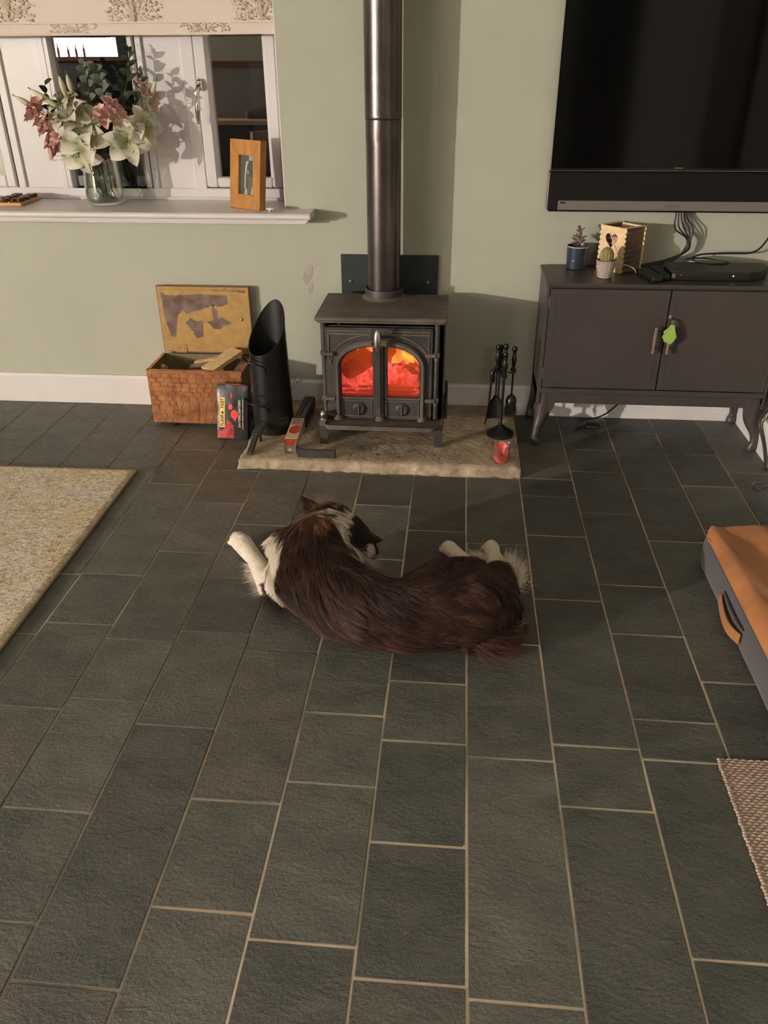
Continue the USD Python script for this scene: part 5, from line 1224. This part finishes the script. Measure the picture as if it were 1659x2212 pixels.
# wooden noughts and crosses board
gb = thing('game_board', 'pale wooden game board at the left end of the sill', 'game board', (-2.02, 3.71, SZT))
obj('tray', bx(-2.120, -1.924, 3.618, 3.808, SZT + .0006, SZT + .016, .002), 'board_wood', gb)
obj('divider', cat(*[bx(-2.115 + .064 * k, -2.108 + .064 * k, 3.624, 3.802, SZT + .014, SZT + .019, .001) for k in (1, 2)], *[bx(-2.114, -1.930, 3.618 + .062 * k, 3.625 + .062 * k, SZT + .014, SZT + .019, .001) for k in (1, 2)]), 'board_wood', gb)
place = {(2, 0): 'front right', (2, 1): 'middle right', (2, 2): 'back right', (1, 0): 'front centre', (1, 1): 'centre', (1, 2): 'back centre'}
for i in (1, 2):
    for j in (0, 1, 2):
        x, y = -2.083 + .064 * i, 3.652 + .062 * j; nm = place[(i, j)]
        if (i + j) % 2: m_ = lathe([(.009, 0), (.024, 0), (.026, .007), (.024, .014), (.011, .014), (.009, .007)], (x, y, SZT + .0165), 24, closed=True); k_ = 'ring'
        else: m_ = cat(obb((x, y, SZT + .0235), unit((1, 1, 0)), unit((-1, 1, 0)), (0, 0, 1), .056, .016, .014), obb((x, y, SZT + .0235), unit((1, -1, 0)), unit((1, 1, 0)), (0, 0, 1), .056, .016, .0135)); k_ = 'cross'
        obj('game_piece', m_, 'dark_wood', smooth=30, label=f'dark wooden {k_} in the {nm} square of the game board', category='game piece', group='pieces on the game board')

# ================================================================ FLOOR THINGS
def rug_mesh(x0, x1, y0, y1, h, step, amp, seed, freq):
    nx_, ny_ = int((x1 - x0) / step), int((y1 - y0) / step); X, Y = np.meshgrid(np.linspace(x0, x1, nx_), np.linspace(y0, y1, ny_), indexing='ij')
    p = np.dstack([X, Y, np.zeros_like(X)]); z = h + amp * (meshkit.fbm(p.reshape(-1, 3) * freq, 3, seed).reshape(X.shape) - .5)
    e = np.minimum(np.minimum(X - x0, x1 - X), np.minimum(Y - y0, y1 - Y)); z *= np.clip(e / .008, .12, 1) ** .5
    X = X + np.where(np.abs(X - x1) < 1e-6, (meshkit.noise(p.reshape(-1, 3) * 60, 2).reshape(X.shape) - .5) * .004, 0)
    return sheet(np.dstack([X, Y, z]))
ru = thing('rug', 'mottled cream and ochre rug at the left', 'rug', (-1.9, 2.2, 0))
obj('pile', rotz(rug_mesh(-2.62, -1.288, 1.05, 2.892, .012, .012, .005, 3, 60), 0.6, np.array([-1.288, 2.892, 0])), 'rug_pile', ru, smooth=True)
obj('binding', rotz(cat(tube([(-1.287, 1.05, .005), (-1.287, 2.893, .005), ], .005, 8), tube([(-2.62, 2.892, .005), (-1.287, 2.892, .005)], .0045, 8)), .6, np.array([-1.288, 2.892, 0])), 'rug_edge', ru)

mt = thing('woven_mat', 'flat woven beige mat at the lower right', 'mat', (.98, 1.05, 0))
ribs = []; r = random.Random(6); y = 1.480; x0m, x1m = .676, 1.318
warp_n = 74
rows = []
k = 0
while y > .30:
    xs_ = np.linspace(x0m, x1m, warp_n * 4 + 1); ph = 0 if k % 2 else math.pi
    zz = 0.0050 + .0016 * np.cos((xs_ - x0m) / .0087 * math.pi + ph); rows.append(np.c_[xs_, np.full_like(xs_, y) + .0008 * np.sin(xs_ * 90 + k), zz]); y -= .0082; k += 1
R_ = np.array(rows)
Gm = []
for rw in R_:
    for dy, f in ((.0040, .35), (.0022, .88), (0, 1.0), (-.0022, .88)):
        q = rw.copy(); q[:, 1] += dy; q[:, 2] = rw[:, 2] * f + .0005; Gm.append(q)
obj('weave', sheet(np.array(Gm)[:, ::1]), 'mat_beige', mt, smooth=True)
ed = []
for i in range(150):
    y = 1.478 - i * .0079; ed.append(sph((x0m + r.uniform(-.002, .0015), y, .0042), .0052, 1, (1.0, .9, .75)))
obj('frayed_edge', cat(*ed), 'mat_beige', mt, smooth=True)

# dog bed
db = thing('dog_bed', 'grey dog bed with tan suede cushion at the right', 'dog bed', (1.08, 1.95, 0))
def rounded(x0, x1, y0, y1, r): return sbox(x0 + r, y0 + r, x1 - r, y1 - r).buffer(r, 10)
def pillow(poly_fn, zs):
    """stack of outlines (inset, z) skinned into one soft shape"""
    n = 140; V = []; 
    for ins, z in zs:
        L = poly_fn(ins).exterior; V.append(np.array([(*L.interpolate(k / n, normalized=True).coords[0], z) for k in range(n)]))
    ref = V[0]
    V = np.array(V); m_ = sheet(np.concatenate([V, V[:, :1]], 1)); c = len(m_.vertices)
    top = V[-1]; cen = top.mean(0); vv = np.vstack([m_.vertices, [cen]]); base = (len(V) - 1) * (n + 1)
    ff = np.vstack([m_.faces, [[base + i, base + i + 1, c] for i in range(n)]]); q = trimesh.Trimesh(vv, ff, process=False); return q
bp_ = lambda ins: rounded(.838 + ins, 1.36 - ins, 1.42 + ins, 2.405 - ins, max(.075 - ins, .02))
bs = pillow(bp_, [(.022, .0008), (.006, .012), (.0, .04), (.0, .08), (.004, .112), (.012, .124), (.03, .130)])
bs.vertices[:, 0] += .004 * (meshkit.noise(bs.vertices * 9, 4) - .5); bs.vertices[:, 0] = np.minimum(bs.vertices[:, 0], 1.318); obj('base', bs, 'bed_grey', db, smooth=True)
xs_, ys_ = np.meshgrid(np.linspace(.843, 1.318, 70), np.linspace(1.425, 2.398, 130), indexing='ij'); P3 = np.dstack([xs_, ys_, np.zeros_like(xs_)]).reshape(-1, 3)
wr = (meshkit.fbm(P3 * [9, 2.2, 1] + P3[:, [1, 0, 2]] * [2.5, 0, 0], 3, 8).reshape(xs_.shape) - .5); e = np.minimum(xs_ - .843, np.minimum(2.398 - ys_, ys_ - 1.425)); ed_ = np.clip(e / .035, 0, 1)
z_ = .122 + (.030 + .040 * wr) * np.sin(ed_ * math.pi / 2) ** .7
cr = .07; dx_ = np.maximum(.843 + cr - xs_, 0); dy_ = np.maximum(ys_ - (2.398 - cr), 0); out_ = np.hypot(dx_, dy_); sc_ = np.where(out_ > cr, cr / np.maximum(out_, 1e-9), 1); both = (dx_ > 0) & (dy_ > 0)
xs2 = np.where(both, .843 + cr - dx_ * sc_, xs_); ys2 = np.where(both, 2.398 - cr + dy_ * sc_, ys_)
obj('cushion', sheet(np.dstack([xs2, ys2, z_])), 'bed_tan', db, smooth=True, label='tan suede cushion top')
obj('piping', tube([(1.318, 2.399, .124), (.92, 2.399, .124), (.865, 2.385, .124), (.842, 2.33, .124), (.842, 1.44, .124)], .004, 8, sub=4), 'bed_tan', db, smooth=True)
hz = lambda t: .040 + .012 * math.sin(math.pi * t)
sl = np.array([[(.829 - .006 * math.sin(math.pi * t), 2.085 - .20 * t, .060 - .020 * math.sin(math.pi * t) + w) for w in (-.019, -.008, .008, .016)] for t in np.linspace(0, 1, 14)])
obj('strap_handle', thick(sheet(sl), .004), 'bed_tan', db, smooth=40, label='tan strap handle')
obj('handle_slot', thick(sheet(np.array([[(.8345, 2.075 - .19 * t, .090 - .006 * math.sin(math.pi * t) + w * (.3 + math.sin(math.pi * t))) for w in (-.006, .002)] for t in np.linspace(0, 1, 12)])), .003), 'dark_gap', db)

# wrought iron stand at the right edge
sc_ = thing('iron_stand', 'dark wrought iron scroll footed stand at the right edge', 'stand', (1.24, 2.95, 0))
sp2 = [(1.196 + .022 * k * math.cos(a), 2.912, .030 + .022 * k * math.sin(a)) for a, k in zip(np.linspace(.2, 4.6, 14), np.linspace(.35, 1.0, 14))]
obj('scroll_foot', tube(sp2 + [(1.225, 2.914, .020), (1.262, 2.917, .055), (1.285, 2.925, .12), (1.292, 2.94, .24), (1.292, 2.96, .42)], .0062, 10, sub=2), 'iron', sc_, smooth=True)
obj('rear_foot', tube([(1.29, 3.10, .003), (1.297, 3.16, .045), (1.296, 3.24, .10), (1.292, 3.27, .125), (1.294, 3.24, .20), (1.294, 3.1, .42)], .0065, 10, sub=4), 'iron', sc_, smooth=True)
obj('top_ring', tube([(1.292, 2.955, .42), (1.294, 3.105, .42)], .0055, 8), 'iron', sc_)
# ================================================================ THE DOG
DN = dict(T0=(-0.388, 2.054, 0.115, 0.1040), T1=(-0.302, 1.929, 0.108, 0.1040), T2=(-0.211, 1.867, 0.105, 0.1060), T3=(-0.117, 1.851, 0.103, 0.1020), T4=(-0.019, 1.869, 0.105, 0.1050), T5=(0.073, 1.899, 0.105, 0.1080), T6=(0.137, 1.931, 0.095, 0.0820), H1=(0.080, 1.961, 0.115, 0.0880), H2=(-0.019, 1.984, 0.115, 0.0830), H3=(0.144, 2.033, 0.090, 0.0620), N0=(-0.406, 2.161, 0.155, 0.0830), K1=(-0.385, 2.263, 0.165, 0.0600), K2=(-0.326, 2.231, 0.155, 0.0580), K3=(-0.291, 2.234, 0.130, 0.0460), K4=(-0.257, 2.235, 0.085, 0.0300), K5=(-0.246, 2.244, 0.060, 0.0220), S=(-0.496, 2.105, 0.105, 0.0520), S2=(-0.521, 2.183, 0.115, 0.0450), EL=(-0.545, 2.054, 0.044, 0.0400), WR=(-0.634, 2.220, 0.036, 0.0265), PW=(-0.695, 2.310, 0.033, 0.0325), PT=(-0.722, 2.345, 0.029, 0.0295), C1=(-0.280, 2.211, 0.085, 0.0340), TB=(-0.321, 1.899, 0.085, 0.0820), CH=(-0.455, 2.017, 0.085, 0.0700), F0=(0.062, 2.199, 0.060, 0.0320), F1=(0.032, 2.301, 0.038, 0.0235), F2=(0.008, 2.354, 0.027, 0.0255), G0=(0.163, 2.180, 0.060, 0.0340), G1=(0.155, 2.314, 0.036, 0.0235), G2=(0.151, 2.369, 0.027, 0.0255), L0=(0.069, 1.847, 0.050, 0.0450), L1=(0.135, 1.849, 0.048, 0.0440), L2=(0.182, 1.873, 0.042, 0.0380), L3=(0.215, 1.910, 0.035, 0.0200))
DP = {k: np.array(v[:3]) for k, v in DN.items()}
BONES = ['T0 T1', 'T1 T2', 'T2 T3', 'T3 T4', 'T4 T5', 'T5 T6', 'H1 H2 T4 T5', 'H2 T3 T4', 'H1 H3 T6 T5', 'N0 T0', 'N0 K1', 'K1 K2', 'N0 K2', 'K2 K3', 'K3 K4', 'K4 K5', 'S S2 T0', 'S2 N0 T0', 'S EL', 'EL WR', 'WR PW', 'PW PT', 'CH T0 S', 'CH T1 T0', 'CH EL', 'C1 K3 N0', 'C1 T0', 'TB T1 CH', 'TB T2', 'H2 F0', 'H1 F0', 'F0 F1', 'F1 F2', 'H3 G0', 'G0 G1', 'G1 G2', 'T5 L0 T6', 'L0 L1', 'L1 L2', 'L2 L3']


def ballpts(c, r, n=16):
    m_ = trimesh.creation.icosphere(subdivisions=2, radius=r); return m_.vertices + np.asarray(c)


def dog_mesh():
    parts = []
    for b in BONES:
        P = np.vstack([ballpts(DN[k][:3], DN[k][3]) for k in b.split()])
        parts.append(m3.Manifold.hull_points(np.ascontiguousarray(P)))
    # toes: four on each visible paw
    for a, b in (('PW', 'PT'), ('F1', 'F2'), ('G1', 'G2')):
        d = unit((DP[b] - DP[a]) * [1, 1, 0]); s = np.array([-d[1], d[0], 0]); r_ = DN[b][3]
        for k, (o, f) in enumerate(((-.78, .35), (-.28, .75), (.28, .75), (.78, .35))):
            c = DP[b] + s * o * r_ + d * f * r_ * 1.25 + np.array([0, 0, -.008]); q = DP[b] + s * o * r_ * .5 + [0, 0, .002]
            parts.append(m3.Manifold.hull_points(np.ascontiguousarray(np.vstack([ballpts(c, .0105), ballpts(q, .013)]))))
    # ears
    for (p, q, t), r_ in (((EARL[0], EARL[1], EARL[2]), .010), ((EARR[0], EARR[1], EARR[2]), .010)):
        p, q, t = map(np.array, (p, q, t)); mid = (p + q) / 2 + (t - (p + q) / 2) * -.35
        parts.append(m3.Manifold.hull_points(np.ascontiguousarray(np.vstack([ballpts(p, r_), ballpts(q, r_), ballpts(t, .005), ballpts(mid, r_)]))))
    M_ = parts[0]
    for p in parts[1:]: M_ = M_ + p
    M_ = M_.refine_to_length(.009)
    q = M_.to_mesh(); m_ = trimesh.Trimesh(np.array(q.vert_properties[:, :3]), np.array(q.tri_verts))
    m_.merge_vertices(); trimesh.smoothing.filter_taubin(m_, lamb=.5, nu=.52, iterations=14)
    v = m_.vertices.copy(); v[:, 2] = np.maximum(v[:, 2], .0012); m_.vertices = v
    return m_


EARL = [(-0.451, 2.23, 0.195), (-0.41, 2.264, 0.215), (-0.472, 2.273, 0.245)]
EARR = [(-0.266, 2.232, 0.15), (-0.247, 2.219, 0.12), (-0.217, 2.255, 0.11)]
STRIPE = [(-0.382, 2.224, 0.229), (-0.355, 2.18, 0.225), (-0.332, 2.152, 0.202), (-0.309, 2.15, 0.163), (-0.286, 2.119, 0.149)]
BLOT = [(-0.313, 2.251, 0.208), (-0.315, 2.208, 0.21), (-0.307, 2.198, 0.203)]
CHIN = [(-0.247, 2.206, 0.103), (-0.245, 2.208, 0.088)]
RIM = [(-0.346, 2.247, 0.217), (-0.323, 2.267, 0.205)]
CROWN = [(-0.427, 2.17, 0.234), (-0.41, 2.23, 0.227), (-0.383, 2.202, 0.231), (-0.395, 2.138, 0.234)]
UPARM = [(-0.519, 2.13, 0.162), (-0.528, 2.078, 0.138), (-0.53, 2.029, 0.11), (-0.538, 1.999, 0.079)]
ELB = [(-0.488, 1.964, 0.12), (-0.48, 1.946, 0.102), (-0.449, 1.917, 0.108)]
COLLAR = [(-0.307, 2.032, 0.2), (-0.288, 2.096, 0.154), (-0.262, 2.146, 0.106)]
STRIPE_R = .021


def seg_dist(p, A):
    """distance of points p to polyline A, and the nearest index parameter"""
    A = np.asarray(A, float); best = np.full(len(p), 1e9); par = np.zeros(len(p))
    for i in range(len(A) - 1):
        d = A[i + 1] - A[i]; t = np.clip(((p - A[i]) @ d) / (d @ d), 0, 1); q = np.linalg.norm(p - A[i] - t[:, None] * d, axis=1)
        u = q < best; best[u] = q[u]; par[u] = i + t[u]
    return best, par


def coat(p, rng):
    """coat colour at points of the body"""
    n = len(p); nz = meshkit.fbm(p * 16, 3, 5); n2 = meshkit.fbm(p * [45, 45, 45], 2, 8)
    base = np.array([.040, .0170, .0120]); light = np.array([.105, .047, .031])
    c = base + (light - base) * np.clip((nz - .42) * 2.2, 0, 1)[:, None]
    jag = (n2 - .5) * .022
    def put(dist, r_, col, soft=.006):
        w = np.clip((r_ - dist + jag) / soft, 0, 1)[:, None]; c[:] = c * (1 - w) + np.array(col) * w
    dark = (.014, .0085, .006); white = (.80, .70, .58); red = (.17, .075, .038)
    d, _ = seg_dist(p, [DP['K2'], DP['K3'], DP['K4']]); put(d, .072, dark)
    d, _ = seg_dist(p, CROWN); put(d, .030, red, .02)
    d, _ = seg_dist(p, STRIPE); put(d, STRIPE_R, white)
    d, _ = seg_dist(p, BLOT); put(d, .017, (.62, .54, .42))
    d, _ = seg_dist(p, CHIN); put(d, .021, (.62, .48, .42))
    d, _ = seg_dist(p, COLLAR); put(d, .017, (.55, .42, .36))
    d, _ = seg_dist(p, RIM); put(d, .008, (.6, .52, .42))
    d, _ = seg_dist(p, UPARM); put(d, .032, white, .008)
    d, _ = seg_dist(p, [(-.535, 2.185, .14), (-.545, 2.12, .10), (-.552, 2.056, .045)]); put(d, .041, white, .006)
    d, _ = seg_dist(p, ELB); put(d, .036, (.028, .014, .010), .01)
    d, _ = seg_dist(p, [DP['WR'], DP['PW'], DP['PT']]); put(d, .055, white)
    d, par = seg_dist(p, [DP['EL'] + [.006, .012, 0], DP['WR']]); put(d, .056, white, .004)
    d, _ = seg_dist(p, [DP['F0'] + [0, .02, 0], DP['F1'], DP['F2']]); put(d, .046, (.78, .68, .55), .004)
    d, _ = seg_dist(p, [DP['G0'] + [0, .035, 0], DP['G1'], DP['G2']]); put(d, .046, (.78, .68, .55), .004)
    d, _ = seg_dist(p, [EARL[0], EARL[2], (-.445, 2.262, .228)]); put(d, .017, (.030, .012, .008), .01)
    d, _ = seg_dist(p, [EARR[0], EARR[2]]); put(d, .016, (.055, .03, .018), .01)
    return c


def flow(p, nrm):
    """hair direction: head to tail along the spine, falling outwards to the sides"""
    SP = np.array([DP['K3'], DP['K2'], DP['K1'], DP['N0'], DP['T0'], DP['T1'], DP['T2'], DP['T3'], DP['T4'], DP['T5'], DP['T6'], DP['L1'] + [.03, 0, 0], DP['L2'] + [.03, .03, 0]])
    _, par = seg_dist(p, SP); i = np.clip(par.astype(int), 0, len(SP) - 2)
    i2 = np.clip(i + 1, 0, len(SP) - 2); f = (par - i)[:, None]
    tg = (SP[i + 1] - SP[i]) * (1 - f) + (SP[i2 + 1] - SP[i2]) * f; tg /= np.linalg.norm(tg, axis=1, keepdims=True) + 1e-9
    axis = SP[i] * (1 - f) + SP[i + 1] * f
    out = p - axis; out[:, 2] *= .2; out -= tg * (out * tg).sum(1, keepdims=True); out /= np.linalg.norm(out, axis=1, keepdims=True) + 1e-9
    d = tg * .95 + out * .55 + np.array([0, 0, -.45])
    for a, b, r_ in (('EL', 'WR', .05), ('WR', 'PT', .05), ('F0', 'F2', .05), ('G0', 'G2', .05)):
        ds, _ = seg_dist(p, [DP[a], DP[b]]); w = np.clip((r_ - ds) / .015, 0, 1)[:, None]; d = d * (1 - w) + unit(DP[b] - DP[a]) * w * 1.2 + np.array([0, 0, -.2]) * w
    sw = np.stack([meshkit.fbm(p * 9, 2, s) - .5 for s in (31, 37, 41)], 1); d = d + sw * 1.5
    d -= nrm * (d * nrm).sum(1, keepdims=True); return d / (np.linalg.norm(d, axis=1, keepdims=True) + 1e-9)


def build_dog():
    m_ = dog_mesh(); rng = np.random.default_rng(17)
    dg = thing('dog', 'brown and white collie lying curled on the slate floor, back to the camera', 'dog', (-.1, 2.0, 0))
    cols = coat(np.array(m_.vertices), rng)
    obj('body', m_, 'skin_tint', dg, smooth=True, colors=np.where(cols.max(1, keepdims=True) > .33, cols * .86, cols * .75))
    nose = sph(DP['K5'] + [.004, .020, -.012], .009, 2, (1.2, 1, .8)); obj('nose', nose, 'rubber_grip', dg, smooth=True)
    # coat
    N = 56000
    pts, fi = trimesh.sample.sample_surface(m_, N, seed=3); nr = m_.face_normals[fi]
    vn = m_.vertex_normals[m_.faces[fi]]; bary = trimesh.triangles.points_to_barycentric(m_.triangles[fi], pts); nr = (vn * bary[:, :, None]).sum(1); nr /= np.linalg.norm(nr, axis=1, keepdims=True)
    keep = (nr[:, 2] > -.55); pts, nr = pts[keep], nr[keep]; n = len(pts)
    col = coat(pts, rng); lum = col.max(1); white = lum > .33
    d = flow(pts, nr)
    SPm = [DP['N0'], DP['T0'], DP['T1']]; dm, _ = seg_dist(pts, SPm)
    L = .044 + .030 * np.clip((.17 - dm) / .08, 0, 1) + .008 * rng.random(n)
    dl = np.minimum.reduce([seg_dist(pts, [DP[a], DP[b]])[0] for a, b in (('EL', 'WR'), ('WR', 'PT'), ('F0', 'F2'), ('G0', 'G2'), ('K2', 'K5'))]); L = np.where(dl < .058, .012 + .004 * rng.random(n), L)
    ear = np.minimum(seg_dist(pts, [EARL[0], EARL[2]])[0], seg_dist(pts, [EARR[0], EARR[2]])[0]); L = np.where(ear < .026, .007, L)
    tl, _ = seg_dist(pts, [DP['L1'], DP['L2'], DP['L3']]); L = np.where(tl < .05, .045, L)
    # clumps
    nc = 1700; ci = rng.choice(n, nc, replace=False); tree = cKDTree(pts[ci]); _, own = tree.query(pts); cp, cdir, cn = pts[ci], d[ci], nr[ci]
    K = 6; C = np.zeros((n, K, 3)); jit = rng.normal(0, .16, (n, 3)); lift = (.16 + .10 * rng.random(n))[:, None]
    cl = np.where(L < .02, .15, .80)[:, None]
    for k in range(K):
        t = k / (K - 1)
        lead = cp[own] + (cdir[own] + cn[own] * .20) * L[:, None] * t * 1.05 - cn[own] * .30 * L[:, None] * t * t
        free = pts + (d + jit * t + nr * lift) * L[:, None] * t - nr * L[:, None] * .26 * t * t
        w = cl * t ** 1.3; C[:, k] = free * (1 - w) + lead * w
    C[:, :, 2] = np.maximum(C[:, :, 2], .0018)
    tone = (rng.uniform(.65, 1.35, n) * (.55 + .95 * rng.random(nc)[own] ** 1.3))[:, None]; hc = np.clip(col * np.where(white[:, None], tone ** .35 * 1.12, tone), 0, .88)
    hair('brown_coat', C[~white], .00105, hc[~white], dg, .3, label='long dark chestnut brown coat')
    hair('white_coat', C[white], .00080, hc[white], dg, .3, label='white hair of the legs and collar')
    # loose feathering and tufts
    def tuft(name, pts_, dirs, n_, L_, col_, spread, w=.0007, lab=None):
        P = np.zeros((n_, 5, 3)); A = np.asarray(pts_, float); D = np.asarray(dirs, float)
        for q in range(n_):
            u = rng.random() * (len(A) - 1); i = min(int(u), len(A) - 2); f = u - i
            b = A[i] * (1 - f) + A[i + 1] * f + rng.normal(0, spread, 3); dd = unit(D[i] * (1 - f) + D[min(i + 1, len(D) - 1)] * f + rng.normal(0, .22, 3)); l = L_ * rng.uniform(.6, 1.1); b[2] = max(b[2], .006)
            cv = rng.normal(0, .10, 3)
            for k in range(5): t = k / 4; P[q, k] = b + dd * l * t + cv * l * t * t + np.array([0, 0, -.18]) * l * t * t
        P[:, :, 2] = np.maximum(P[:, :, 2], .002)
        hair(name, P, w, np.clip(np.array(col_) * rng.uniform(.75, 1.15, (n_, 1)), 0, .85), dg, .3, label=lab)
    wh = (.70, .60, .50)
    for nm, a in TUFTS: tuft(nm, *a)


TUFTS = [('leg_feathering', ([(-.560, 2.045, .030), (-.600, 2.12, .028), (-.640, 2.20, .024)], [(-.9, -.25, .0), (-.95, .05, .0), (-.95, .15, 0)], 420, .042, (.62, .50, .40), .006, .0006, 'white feathering behind the front leg')),
         ('tail_tuft', ([(.100, 2.215, .05), (.125, 2.235, .045)], [(-.55, .80, .0), (-.2, .9, 0)], 800, .070, (.70, .60, .50), .012, .0010, 'white tuft between the hind feet')),
         ('tail_tuft', ([(.195, 2.07, .07), (.205, 2.13, .065), (.195, 2.18, .06)], [(.25, .95, .12), (.12, .95, .10), (.0, .95, .05)], 2200, .085, (.72, .62, .53), .015, .0010, 'white tuft at the right hip')),
         ('tail_tip', ([(.165, 1.885, .06), (.185, 1.90, .055)], [(.8, .5, .2), (.7, .7, .2)], 360, .050, (.60, .46, .40), .010, .0007, 'white tip inside the curled tail')),
         ('tail_fringe', ([(.09, 1.815, .04), (.15, 1.825, .04), (.20, 1.86, .035)], [(.7, -.5, 0), (.9, -.1, 0), (.8, .5, .05)], 900, .050, (.085, .032, .020), .014, .0008, None)),
         ('chest_fringe', ([(-.535, 2.02, .045), (-.49, 1.985, .045)], [(-.3, -.6, -.3), (0, -.8, -.3)], 500, .045, (.028, .014, .010), .014, .0008, None)),
         ('crown_fringe', ([(-.435, 2.235, .215), (-.400, 2.27, .225), (-.36, 2.275, .215)], [(-.7, .2, .5), (-.2, .6, .7), (.4, .6, .5)], 260, .032, (.26, .14, .08), .012, .0006, 'fair fringe between the ears')),
         ('collar_fringe', ([(-.275, 2.115, .135), (-.24, 2.135, .10)], [(.95, -.1, -.2), (.95, .05, -.2)], 170, .038, (.55, .42, .37), .010, .0007, None))]
build_dog()
